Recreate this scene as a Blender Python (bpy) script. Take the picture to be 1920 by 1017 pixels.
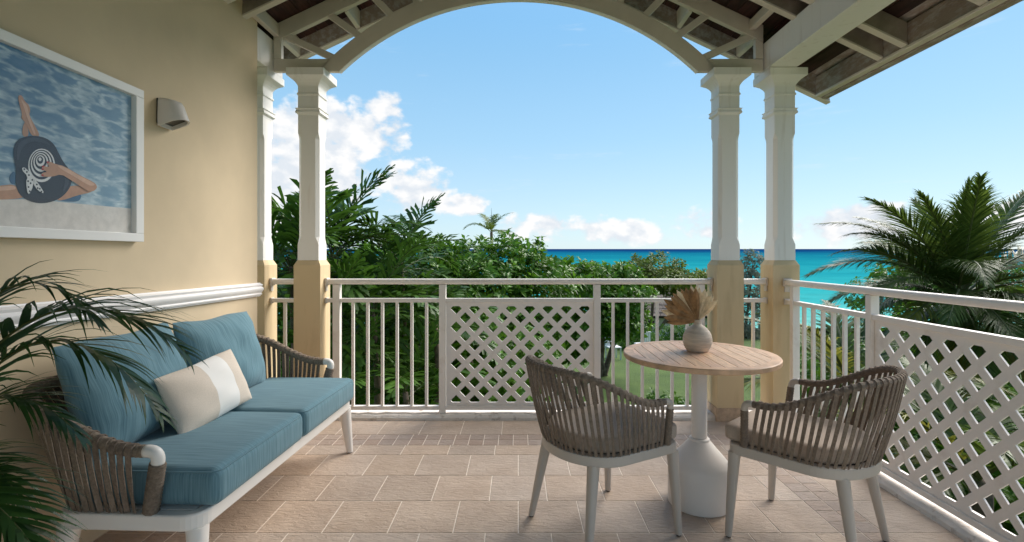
import bpy, bmesh, math, random
from mathutils import Vector, Matrix
from math import sin, cos, pi, radians, sqrt, atan, atan2

random.seed(11)
R = random.random
def U(a, b): return a + (b - a) * random.random()

S = bpy.context.scene
COL = S.collection
for o in list(bpy.data.objects): bpy.data.objects.remove(o)

# ------------------------------------------------------------------ camera
EYE = 1.273
cam = bpy.data.cameras.new("camera")
cam.sensor_width = 36.0
cam.lens = 36.0 * 952.0 / 1920.0
cam.shift_x = -12.0 / 1920.0
cam.shift_y = -31.5 / 1920.0
cam.clip_start = 0.05
cam.clip_end = 20000
camo = bpy.data.objects.new("camera", cam)
COL.objects.link(camo)
camo.location = (0, 0, EYE)
camo.rotation_euler = (pi / 2, 0, 0)
S.camera = camo

# ------------------------------------------------------------------ world, sun, exposure
SUN_EL, SUN_ROT = radians(42), radians(52)     # veiled sun over the sea, front right
SKY_STRENGTH = 0.118
EXPOSURE = 1.2
world = bpy.data.worlds.new("World")
S.world = world
world.use_nodes = True
wnt = world.node_tree

def N(nt, typ, **kw):
    n = nt.nodes.new(typ)
    for k, v in kw.items():
        if k.startswith('i_'):
            n.inputs[k[2:].replace('_', ' ')].default_value = v
        else:
            setattr(n, k, v)
    return n

def math_node(nt, op, a, b=None, c=None, clamp=False):
    n = nt.nodes.new('ShaderNodeMath'); n.operation = op; n.use_clamp = clamp
    for i, v in enumerate((a, b, c)):
        if v is None: continue
        if isinstance(v, (int, float)): n.inputs[i].default_value = v
        else: nt.links.new(v, n.inputs[i])
    return n.outputs[0]

def build_world():
    nt = wnt
    bg = nt.nodes['Background']
    sky = N(nt, 'ShaderNodeTexSky', sky_type='NISHITA', sun_disc=False)
    sky.sun_elevation = SUN_EL; sky.sun_rotation = SUN_ROT
    sky.air_density = 1.0; sky.dust_density = 0.3; sky.ozone_density = 2.2; sky.altitude = 0
    bg.inputs[1].default_value = SKY_STRENGTH
    tint = N(nt, 'ShaderNodeMix', data_type='RGBA', blend_type='MULTIPLY')
    tint.inputs[0].default_value = 1.0
    tint.inputs[7].default_value = (1.02, 1.10, 1.03, 1)
    nt.links.new(sky.outputs[0], tint.inputs[6])
    tc = N(nt, 'ShaderNodeTexCoord')
    sep = N(nt, 'ShaderNodeSeparateXYZ'); nt.links.new(tc.outputs['Generated'], sep.inputs[0])
    az = math_node(nt, 'ARCTAN2', sep.outputs[0], sep.outputs[1])
    el = math_node(nt, 'ARCSINE', sep.outputs[2])
    # billowing noise
    mp = N(nt, 'ShaderNodeMapping'); mp.inputs['Scale'].default_value = (1, 1, 1.45)
    nt.links.new(tc.outputs['Generated'], mp.inputs[0])
    n1 = N(nt, 'ShaderNodeTexNoise', noise_dimensions='3D')
    n1.inputs['Scale'].default_value = 9.0; n1.inputs['Detail'].default_value = 9; n1.inputs['Roughness'].default_value = 0.56
    nt.links.new(mp.outputs[0], n1.inputs[0])
    v1 = N(nt, 'ShaderNodeTexNoise', noise_dimensions='3D')
    v1.inputs['Scale'].default_value = 26.0; v1.inputs['Detail'].default_value = 5; v1.inputs['Roughness'].default_value = 0.5
    nt.links.new(mp.outputs[0], v1.inputs[0])
    nz = math_node(nt, 'ADD', math_node(nt, 'MULTIPLY', n1.outputs[0], 0.62), math_node(nt, 'MULTIPLY', v1.outputs[0], 0.38))
    # cloud bodies given by compass direction and height: azimuth, elevation, half-widths, weight
    clouds = [(-0.270, 0.236, 0.060, 0.060, 1.0), (-0.385, 0.185, 0.125, 0.085, 1.05), (-0.225, 0.130, 0.075, 0.050, 0.95),
              (-0.48, 0.12, 0.12, 0.10, 0.95), (-0.11, 0.092, 0.050, 0.020, 0.75),
              (0.04, 0.050, 0.12, 0.028, 0.80), (0.21, 0.042, 0.12, 0.022, 0.80), (0.33, 0.052, 0.08, 0.03, 0.8), (0.565, 0.05, 0.09, 0.030, 0.72),
              (0.80, 0.05, 0.10, 0.030, 0.7), (-0.9, 0.16, 0.2, 0.10, 0.95), (1.4, 0.12, 0.25, 0.08, 0.95), (-1.6, 0.2, 0.3, 0.12, 0.95),
              (2.2, 0.18, 0.35, 0.12, 1.0), (-2.4, 0.2, 0.35, 0.13, 1.0), (3.0, 0.16, 0.35, 0.11, 1.0)]
    tot = None
    for a0, e0, wa, we, k in clouds:
        da = math_node(nt, 'DIVIDE', math_node(nt, 'SUBTRACT', az, a0), wa)
        de = math_node(nt, 'DIVIDE', math_node(nt, 'SUBTRACT', el, e0), we)
        d2 = math_node(nt, 'ADD', math_node(nt, 'MULTIPLY', da, da), math_node(nt, 'MULTIPLY', de, de))
        m = math_node(nt, 'MULTIPLY', math_node(nt, 'SUBTRACT', 1.0, math_node(nt, 'MULTIPLY', d2, 0.55)), k)
        tot = m if tot is None else math_node(nt, 'MAXIMUM', tot, m)
    tot = math_node(nt, 'MAXIMUM', tot, -1.0)
    dens = math_node(nt, 'ADD', math_node(nt, 'MULTIPLY', tot, 0.42), math_node(nt, 'MULTIPLY', math_node(nt, 'SUBTRACT', nz, 0.5), 1.75))
    mr = N(nt, 'ShaderNodeMapRange', interpolation_type='SMOOTHSTEP')
    mr.inputs[1].default_value = 0.10; mr.inputs[2].default_value = 0.30
    nt.links.new(dens, mr.inputs[0])
    # thin cirrus wisps
    mp2 = N(nt, 'ShaderNodeMapping'); mp2.inputs['Scale'].default_value = (3.0, 3.0, 22)
    nt.links.new(tc.outputs['Generated'], mp2.inputs[0])
    n2 = N(nt, 'ShaderNodeTexNoise'); n2.inputs['Scale'].default_value = 1.6; n2.inputs['Detail'].default_value = 6
    n2.inputs['Roughness'].default_value = 0.6
    nt.links.new(mp2.outputs[0], n2.inputs[0])
    mr2 = N(nt, 'ShaderNodeMapRange', interpolation_type='SMOOTHSTEP')
    mr2.inputs[1].default_value = 0.60; mr2.inputs[2].default_value = 0.86; mr2.inputs[4].default_value = 0.55
    nt.links.new(n2.outputs[0], mr2.inputs[0])
    # moist sea air: the sky pales evenly towards the horizon all the way round
    eh = N(nt, 'ShaderNodeMapRange'); eh.inputs[1].default_value = 0.0; eh.inputs[2].default_value = 0.6
    nt.links.new(el, eh.inputs[0])
    ramp = N(nt, 'ShaderNodeValToRGB'); e = ramp.color_ramp.elements
    e[0].position = 0.0; e[0].color = (2.15, 2.72, 3.18, 1)
    e[1].position = 1.0; e[1].color = (0.66, 1.70, 3.00, 1)
    for p, c in ((0.12, (1.95, 2.66, 3.22)), (0.36, (1.35, 2.33, 3.22)), (0.72, (0.84, 1.92, 3.10))):
        q = e.new(p); q.color = (*c, 1)
    nt.links.new(eh.outputs[0], ramp.inputs[0])
    band = N(nt, 'ShaderNodeMapRange', interpolation_type='SMOOTHSTEP')
    band.inputs[1].default_value = 0.35; band.inputs[2].default_value = 1.0
    band.inputs[3].default_value = 0.88; band.inputs[4].default_value = 0.0
    nt.links.new(el, band.inputs[0])
    mixb = N(nt, 'ShaderNodeMix', data_type='RGBA')
    nt.links.new(band.outputs[0], mixb.inputs[0]); nt.links.new(tint.outputs[2], mixb.inputs[6])
    nt.links.new(ramp.outputs[0], mixb.inputs[7])
    mix0 = N(nt, 'ShaderNodeMix', data_type='RGBA')
    nt.links.new(mr2.outputs[0], mix0.inputs[0]); nt.links.new(mixb.outputs[2], mix0.inputs[6])
    mix0.inputs[7].default_value = (3.1, 3.4, 3.6, 1)
    # cloud colour: dense cores white, thin bellies blue-grey
    cc = N(nt, 'ShaderNodeMix', data_type='RGBA')
    cr = N(nt, 'ShaderNodeMapRange'); cr.inputs[1].default_value = 0.42; cr.inputs[2].default_value = 0.60
    nt.links.new(v1.outputs[0], cr.inputs[0])
    nt.links.new(cr.outputs[0], cc.inputs[0])
    cc.inputs[6].default_value = (2.9, 3.1, 3.35, 1); cc.inputs[7].default_value = (3.75, 3.75, 3.75, 1)
    mix1 = N(nt, 'ShaderNodeMix', data_type='RGBA')
    nt.links.new(mr.outputs[0], mix1.inputs[0]); nt.links.new(mix0.outputs[2], mix1.inputs[6]); nt.links.new(cc.outputs[2], mix1.inputs[7])
    nt.links.new(mix1.outputs[2], bg.inputs[0])
build_world()

sl = bpy.data.lights.new("sun", 'SUN')
sl.energy = 3.0; sl.angle = radians(46); sl.color = (1.0, 0.935, 0.85)
so = bpy.data.objects.new("sun", sl); COL.objects.link(so)
sd = Vector((sin(SUN_ROT) * cos(SUN_EL), cos(SUN_ROT) * cos(SUN_EL), sin(SUN_EL)))
so.rotation_euler = (-sd).to_track_quat('-Z', 'Y').to_euler()
so.location = (10, 8, 12)

S.view_settings.view_transform = 'Standard'
S.view_settings.look = 'None'
S.view_settings.gamma = 1.0
S.view_settings.exposure = EXPOSURE
S.render.engine = 'CYCLES'
S.cycles.use_denoising = True
S.cycles.max_bounces = 9
S.cycles.diffuse_bounces = 6
S.cycles.glossy_bounces = 3
S.cycles.transparent_max_bounces = 8
S.cycles.caustics_reflective = False
S.cycles.caustics_refractive = False
S.cycles.sample_clamp_indirect = 8

# ------------------------------------------------------------------ materials
MATS = {}
def mat(name, color, rough=0.6, var=0.0, var_scale=8.0, bump=0.0, bump_scale=60.0, stretch=(1, 1, 1), color2=None, spec=0.4,
        random_var=0.0, mask=(0.35, 0.65), transl=0.0, detail=6, obj=False, sheen=0.0, dist=0.01):
    """principled material: base colour varied by noise in world position, optional bump"""
    if name in MATS: return MATS[name]
    m = bpy.data.materials.new(name); m.use_nodes = True
    nt = m.node_tree; b = nt.nodes['Principled BSDF']
    b.inputs['Roughness'].default_value = rough
    b.inputs['Specular IOR Level'].default_value = spec
    if sheen: b.inputs['Sheen Weight'].default_value = sheen
    c = (*color, 1)
    b.inputs['Base Color'].default_value = c
    if obj:
        tc = N(nt, 'ShaderNodeTexCoord'); pos = tc.outputs['Object']
    else:
        g = N(nt, 'ShaderNodeNewGeometry'); pos = g.outputs['Position']
    mp = N(nt, 'ShaderNodeMapping'); mp.inputs['Scale'].default_value = stretch
    nt.links.new(pos, mp.inputs[0])
    cur = None
    if var or color2:
        n = N(nt, 'ShaderNodeTexNoise'); n.inputs['Scale'].default_value = var_scale; n.inputs['Detail'].default_value = detail
        n.inputs['Roughness'].default_value = 0.6
        nt.links.new(mp.outputs[0], n.inputs[0])
        mr = N(nt, 'ShaderNodeMapRange'); mr.inputs[1].default_value = mask[0]; mr.inputs[2].default_value = mask[1]
        nt.links.new(n.outputs[0], mr.inputs[0])
        mx = N(nt, 'ShaderNodeMix', data_type='RGBA')
        nt.links.new(mr.outputs[0], mx.inputs[0])
        if color2 is None:
            mx.inputs[6].default_value = tuple(max(0, x * (1 - var)) for x in color) + (1,)
            mx.inputs[7].default_value = tuple(min(1, x * (1 + var)) for x in color) + (1,)
        else:
            mx.inputs[6].default_value = c; mx.inputs[7].default_value = (*color2, 1)
        cur = mx.outputs[2]
    if random_var:
        oi = N(nt, 'ShaderNodeObjectInfo')
        hs = N(nt, 'ShaderNodeHueSaturation')
        r1 = N(nt, 'ShaderNodeMapRange'); r1.inputs[3].default_value = 1 - random_var; r1.inputs[4].default_value = 1 + random_var
        nt.links.new(oi.outputs['Random'], r1.inputs[0]); nt.links.new(r1.outputs[0], hs.inputs['Value'])
        r2 = N(nt, 'ShaderNodeMapRange'); r2.inputs[3].default_value = 0.5 - random_var * 0.05; r2.inputs[4].default_value = 0.5 + random_var * 0.05
        fr = math_node(nt, 'FRACT', math_node(nt, 'MULTIPLY', oi.outputs['Random'], 7.31))
        nt.links.new(fr, r2.inputs[0]); nt.links.new(r2.outputs[0], hs.inputs['Hue'])
        if cur is not None: nt.links.new(cur, hs.inputs['Color'])
        else: hs.inputs['Color'].default_value = c
        cur = hs.outputs[0]
    if cur is not None: nt.links.new(cur, b.inputs['Base Color'])
    if bump:
        n = N(nt, 'ShaderNodeTexNoise'); n.inputs['Scale'].default_value = bump_scale; n.inputs['Detail'].default_value = 5
        nt.links.new(mp.outputs[0], n.inputs[0])
        bp = N(nt, 'ShaderNodeBump'); bp.inputs['Strength'].default_value = bump; bp.inputs['Distance'].default_value = dist
        nt.links.new(n.outputs[0], bp.inputs['Height']); nt.links.new(bp.outputs[0], b.inputs['Normal'])
    if transl:
        out = nt.nodes['Material Output']
        t = N(nt, 'ShaderNodeBsdfTranslucent')
        if cur is not None: nt.links.new(cur, t.inputs[0])
        else: t.inputs[0].default_value = c
        ms = N(nt, 'ShaderNodeMixShader'); ms.inputs[0].default_value = transl
        nt.links.new(b.outputs[0], ms.inputs[1]); nt.links.new(t.outputs[0], ms.inputs[2]); nt.links.new(ms.outputs[0], out.inputs[0])
    MATS[name] = m
    return m

M_WALL = mat('wall_paint', (0.65, 0.52, 0.352), 0.85, var=0.06, var_scale=1.6, detail=9, bump=0.10, bump_scale=120, dist=0.004)
M_COLBASE = mat('column_paint', (0.64, 0.495, 0.30), 0.8, color2=(0.50, 0.37, 0.21), mask=(0.50, 0.85), detail=10, stretch=(6, 6, 1.0), var_scale=2.6, bump=0.08, bump_scale=120)
M_WHITE = mat('white_paint', (0.85, 0.82, 0.785), 0.5, color2=(0.62, 0.56, 0.49), mask=(0.56, 0.90), detail=10, stretch=(7, 7, 0.9), var_scale=2.4, bump=0.03, bump_scale=90)
M_TRUSS = mat('truss_paint', (0.66, 0.585, 0.50), 0.55, var=0.05, var_scale=5, bump=0.04, bump_scale=60)
M_RAIL = mat('railing_paint', (0.83, 0.775, 0.72), 0.42, color2=(0.62, 0.54, 0.46), mask=(0.58, 0.86), detail=10, var_scale=7, bump=0.03, bump_scale=120)
M_DADO = mat('dado_paint', (0.86, 0.83, 0.81), 0.45)
M_DARKWOOD = mat('stained_board', (0.042, 0.016, 0.012), 0.6, var=0.5, var_scale=6, stretch=(9, 0.8, 9), random_var=0.35, bump=0.15, bump_scale=40)
M_WEATHER = mat('weathered_timber', (0.30, 0.235, 0.19), 0.85, var=0.35, var_scale=9, stretch=(3, 1, 3), bump=0.35, bump_scale=50,
                color2=(0.46, 0.42, 0.38), mask=(0.45, 0.7))
M_RAFTER = mat('rafter_timber', (0.30, 0.245, 0.20), 0.8, var=0.2, var_scale=8, bump=0.2, bump_scale=50)
M_GROUT = mat('grout', (0.88, 0.78, 0.67), 0.9, var=0.1, var_scale=30)
M_CURB = mat('kerb_paint', (0.74, 0.68, 0.62), 0.85, color2=(0.36, 0.28, 0.22), var_scale=14, mask=(0.56, 0.74), bump=0.4, bump_scale=70)
M_SKIRT = mat('skirting_tile', (0.50, 0.36, 0.25), 0.7, var=0.18, var_scale=25, bump=0.1)
M_ROPE = mat('rope', (0.222, 0.170, 0.128), 0.9, var=0.22, var_scale=90, bump=0.6, bump_scale=500, random_var=0.12)
M_FRAME = mat('coated_metal', (0.50, 0.44, 0.38), 0.42, var=0.02, var_scale=10)
M_SOFAFRAME = mat('sofa_metal', (0.80, 0.755, 0.70), 0.4)
M_SEATPAD = mat('seat_pad', (0.46, 0.375, 0.305), 0.9, var=0.08, var_scale=220, bump=0.3, bump_scale=700)
M_TEAK = mat('teak', (0.64, 0.41, 0.265), 0.5, var=0.22, var_scale=9, stretch=(14, 1.2, 14), random_var=0.10, bump=0.08, bump_scale=30)
M_TEAKRING = mat('teak_ring', (0.62, 0.385, 0.235), 0.5, var=0.2, var_scale=14, bump=0.06, bump_scale=50)
M_PEDESTAL = mat('pedestal', (0.74, 0.69, 0.64), 0.5, var=0.03, var_scale=4)
M_VASE = mat('vase_clay', (0.60, 0.50, 0.40), 0.75, var=0.16, var_scale=12, stretch=(1, 1, 9), bump=0.35, bump_scale=18)
M_DRY1 = mat('dried_brown', (0.30, 0.17, 0.075), 0.8, var=0.35, var_scale=30, transl=0.15)
M_DRY2 = mat('dried_cream', (0.66, 0.52, 0.33), 0.8, var=0.2, var_scale=30, transl=0.2)
M_LINEN = mat('linen', (0.68, 0.585, 0.49), 0.95, var=0.07, var_scale=260, bump=0.25, bump_scale=500)
M_OFFWHITE = mat('white_cotton', (0.84, 0.81, 0.77), 0.95, bump=0.2, bump_scale=500)
M_SCONCE = mat('sconce_metal', (0.68, 0.63, 0.59), 0.4)
M_BLACK = mat('dark_void', (0.02, 0.018, 0.016), 0.5)
M_LENS = mat('lamp_lens', (0.05, 0.047, 0.04), 0.25)
M_PFRAME = mat('picture_frame_white', (0.86, 0.83, 0.80), 0.4)
M_POT = mat('pot_clay', (0.32, 0.22, 0.15), 0.8, var=0.15)
M_SOIL = mat('soil', (0.03, 0.02, 0.012), 1.0)
M_BARK = mat('bark', (0.16, 0.115, 0.08), 0.9, var=0.35, var_scale=12, bump=0.5, bump_scale=30)
M_METALBRACKET = mat('bracket_metal', (0.66, 0.60, 0.54), 0.4, color2=(0.30, 0.2, 0.13), var_scale=60, mask=(0.6, 0.75))

def fabric_material():
    m = bpy.data.materials.new('teal_fabric'); m.use_nodes = True
    nt = m.node_tree; b = nt.nodes['Principled BSDF']
    b.inputs['Roughness'].default_value = 0.9; b.inputs['Specular IOR Level'].default_value = 0.15
    b.inputs['Sheen Weight'].default_value = 0.15
    tc = N(nt, 'ShaderNodeTexCoord')
    def layer(sc, det):
        mp = N(nt, 'ShaderNodeMapping'); mp.inputs['Scale'].default_value = sc
        nt.links.new(tc.outputs['UV'], mp.inputs[0])
        n = N(nt, 'ShaderNodeTexNoise'); n.inputs['Scale'].default_value = 1.0; n.inputs['Detail'].default_value = det
        nt.links.new(mp.outputs[0], n.inputs[0]); return n.outputs[0]
    a = layer((300, 7, 1), 2); c = layer((110, 3.5, 1), 2)
    s = math_node(nt, 'ADD', math_node(nt, 'MULTIPLY', a, 0.55), math_node(nt, 'MULTIPLY', c, 0.45))
    mr = N(nt, 'ShaderNodeMapRange'); mr.inputs[1].default_value = 0.34; mr.inputs[2].default_value = 0.66
    nt.links.new(s, mr.inputs[0])
    mx = N(nt, 'ShaderNodeMix', data_type='RGBA')
    mx.inputs[6].default_value = (0.080, 0.165, 0.205, 1); mx.inputs[7].default_value = (0.165, 0.285, 0.330, 1)
    nt.links.new(mr.outputs[0], mx.inputs[0]); nt.links.new(mx.outputs[2], b.inputs['Base Color'])
    bp = N(nt, 'ShaderNodeBump'); bp.inputs['Strength'].default_value = 0.25; bp.inputs['Distance'].default_value = 0.003
    nt.links.new(s, bp.inputs['Height']); nt.links.new(bp.outputs[0], b.inputs['Normal'])
    return m
M_TEAL = fabric_material()

def tile_material(name, base, alt):
    m = bpy.data.materials.new(name); m.use_nodes = True
    nt = m.node_tree; b = nt.nodes['Principled BSDF']
    b.inputs['Roughness'].default_value = 0.55; b.inputs['Specular IOR Level'].default_value = 0.35
    g = N(nt, 'ShaderNodeNewGeometry'); oi = N(nt, 'ShaderNodeObjectInfo')
    # every tile samples its own slice of the stone
    off = N(nt, 'ShaderNodeCombineXYZ')
    nt.links.new(math_node(nt, 'MULTIPLY', oi.outputs['Random'], 37.0), off.inputs[2])
    add = N(nt, 'ShaderNodeVectorMath', operation='ADD')
    nt.links.new(g.outputs['Position'], add.inputs[0]); nt.links.new(off.outputs[0], add.inputs[1])
    n = N(nt, 'ShaderNodeTexNoise'); n.inputs['Scale'].default_value = 5; n.inputs['Detail'].default_value = 7; n.inputs['Roughness'].default_value = 0.65
    nt.links.new(add.outputs[0], n.inputs[0])
    mr = N(nt, 'ShaderNodeMapRange'); mr.inputs[1].default_value = 0.3; mr.inputs[2].default_value = 0.7
    nt.links.new(n.outputs[0], mr.inputs[0])
    mx = N(nt, 'ShaderNodeMix', data_type='RGBA'); mx.inputs[6].default_value = (*base, 1); mx.inputs[7].default_value = (*alt, 1)
    nt.links.new(mr.outputs[0], mx.inputs[0])
    hs = N(nt, 'ShaderNodeHueSaturation')
    r1 = N(nt, 'ShaderNodeMapRange'); r1.inputs[3].default_value = 0.93; r1.inputs[4].default_value = 1.06
    nt.links.new(oi.outputs['Random'], r1.inputs[0]); nt.links.new(r1.outputs[0], hs.inputs['Value'])
    r3 = N(nt, 'ShaderNodeMapRange'); r3.inputs[3].default_value = 0.88; r3.inputs[4].default_value = 1.10
    nt.links.new(math_node(nt, 'FRACT', math_node(nt, 'MULTIPLY', oi.outputs['Random'], 13.7)), r3.inputs[0])
    nt.links.new(r3.outputs[0], hs.inputs['Saturation'])
    nt.links.new(mx.outputs[2], hs.inputs['Color'])
    # old stains
    ns = N(nt, 'ShaderNodeTexNoise'); ns.inputs['Scale'].default_value = 2.3; ns.inputs['Detail'].default_value = 8; ns.inputs['Roughness'].default_value = 0.7
    nt.links.new(g.outputs['Position'], ns.inputs[0])
    ms = N(nt, 'ShaderNodeMapRange'); ms.inputs[1].default_value = 0.60; ms.inputs[2].default_value = 0.74; ms.inputs[4].default_value = 0.45
    nt.links.new(ns.outputs[0], ms.inputs[0])
    mx2 = N(nt, 'ShaderNodeMix', data_type='RGBA'); mx2.inputs[7].default_value = (0.26, 0.17, 0.12, 1)
    nt.links.new(ms.outputs[0], mx2.inputs[0]); nt.links.new(hs.outputs[0], mx2.inputs[6])
    nt.links.new(mx2.outputs[2], b.inputs['Base Color'])
    # riven slate relief, diagonal grain
    mp = N(nt, 'ShaderNodeMapping'); mp.inputs['Rotation'].default_value = (0, 0, 0.7); mp.inputs['Scale'].default_value = (1.0, 2.6, 1)
    nt.links.new(add.outputs[0], mp.inputs[0])
    nb = N(nt, 'ShaderNodeTexNoise'); nb.inputs['Scale'].default_value = 22; nb.inputs['Detail'].default_value = 7; nb.inputs['Roughness'].default_value = 0.62
    nb.inputs['Distortion'].default_value = 0.6
    nt.links.new(mp.outputs[0], nb.inputs[0])
    bp = N(nt, 'ShaderNodeBump'); bp.inputs['Strength'].default_value = 1.0; bp.inputs['Distance'].default_value = 0.011
    nt.links.new(nb.outputs[0], bp.inputs['Height']); nt.links.new(bp.outputs[0], b.inputs['Normal'])
    return m
M_TILE = tile_material('stone_tile', (0.475, 0.355, 0.268), (0.61, 0.478, 0.372))
M_TILE_S = tile_material('small_stone_tile', (0.40, 0.295, 0.232), (0.51, 0.39, 0.315))

def leaf_material(name, dark, light, rough=0.42, spec=0.28, transl=0.36):
    m = bpy.data.materials.new(name); m.use_nodes = True
    nt = m.node_tree; b = nt.nodes['Principled BSDF']; out = nt.nodes['Material Output']
    b.inputs['Roughness'].default_value = rough; b.inputs['Specular IOR Level'].default_value = spec
    g = N(nt, 'ShaderNodeNewGeometry')
    n = N(nt, 'ShaderNodeTexNoise'); n.inputs['Scale'].default_value = 2.1; n.inputs['Detail'].default_value = 4
    nt.links.new(g.outputs['Position'], n.inputs[0])
    f = math_node(nt, 'ADD', math_node(nt, 'MULTIPLY', g.outputs['Random Per Island'], 0.6), math_node(nt, 'MULTIPLY', n.outputs[0], 0.5))
    f = math_node(nt, 'SUBTRACT', f, 0.05, clamp=True)
    mx = N(nt, 'ShaderNodeMix', data_type='RGBA'); mx.inputs[6].default_value = (*dark, 1); mx.inputs[7].default_value = (*light, 1)
    nt.links.new(f, mx.inputs[0]); nt.links.new(mx.outputs[2], b.inputs['Base Color'])
    t = N(nt, 'ShaderNodeBsdfTranslucent'); nt.links.new(mx.outputs[2], t.inputs[0])
    ms = N(nt, 'ShaderNodeMixShader'); ms.inputs[0].default_value = transl
    nt.links.new(b.outputs[0], ms.inputs[1]); nt.links.new(t.outputs[0], ms.inputs[2]); nt.links.new(ms.outputs[0], out.inputs[0])
    return m
L_PALM = leaf_material('clump_palm_leaf', (0.0272, 0.0695, 0.0094), (0.1018, 0.2109, 0.0255))
L_COCO = leaf_material('coconut_leaf', (0.0313, 0.0615, 0.0100), (0.1333, 0.1878, 0.0318), rough=0.4)
L_COCOY = leaf_material('yellowing_leaf', (0.0774, 0.1083, 0.0142), (0.3095, 0.2786, 0.0416), rough=0.45)
L_GLOSS = leaf_material('broad_glossy_leaf', (0.0419, 0.1048, 0.0094), (0.1571, 0.3273, 0.0256), rough=0.36)
L_HEDGE = leaf_material('hedge_leaf', (0.0419, 0.1084, 0.0129), (0.1425, 0.3160, 0.0322))
L_FAR = leaf_material('far_tree_leaf', (0.0606, 0.1023, 0.0153), (0.2058, 0.2669, 0.0387), rough=0.5)
L_GREY = leaf_material('grey_needle_leaf', (0.12, 0.15, 0.11), (0.26, 0.30, 0.23), rough=0.6)
L_POT = leaf_material('potted_palm_leaf', (0.0130, 0.0420, 0.0100), (0.0520, 0.1200, 0.0250), rough=0.32)
L_STEM = mat('leaf_stalk', (0.10, 0.11, 0.035), 0.5, var=0.2)

# ------------------------------------------------------------------ mesh helpers
def tag(o, label=None, cat=None, group=None, kind=None):
    if label: o['label'] = label
    if cat: o['category'] = cat
    if group: o['group'] = group
    if kind: o['kind'] = kind
    return o

def empty(name, loc=(0, 0, 0), rz=0.0, **kw):
    o = bpy.data.objects.new(name, None); COL.objects.link(o)
    o.location = loc; o.rotation_euler = (0, 0, rz)
    o.empty_display_size = 0.1
    return tag(o, **kw)

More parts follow.
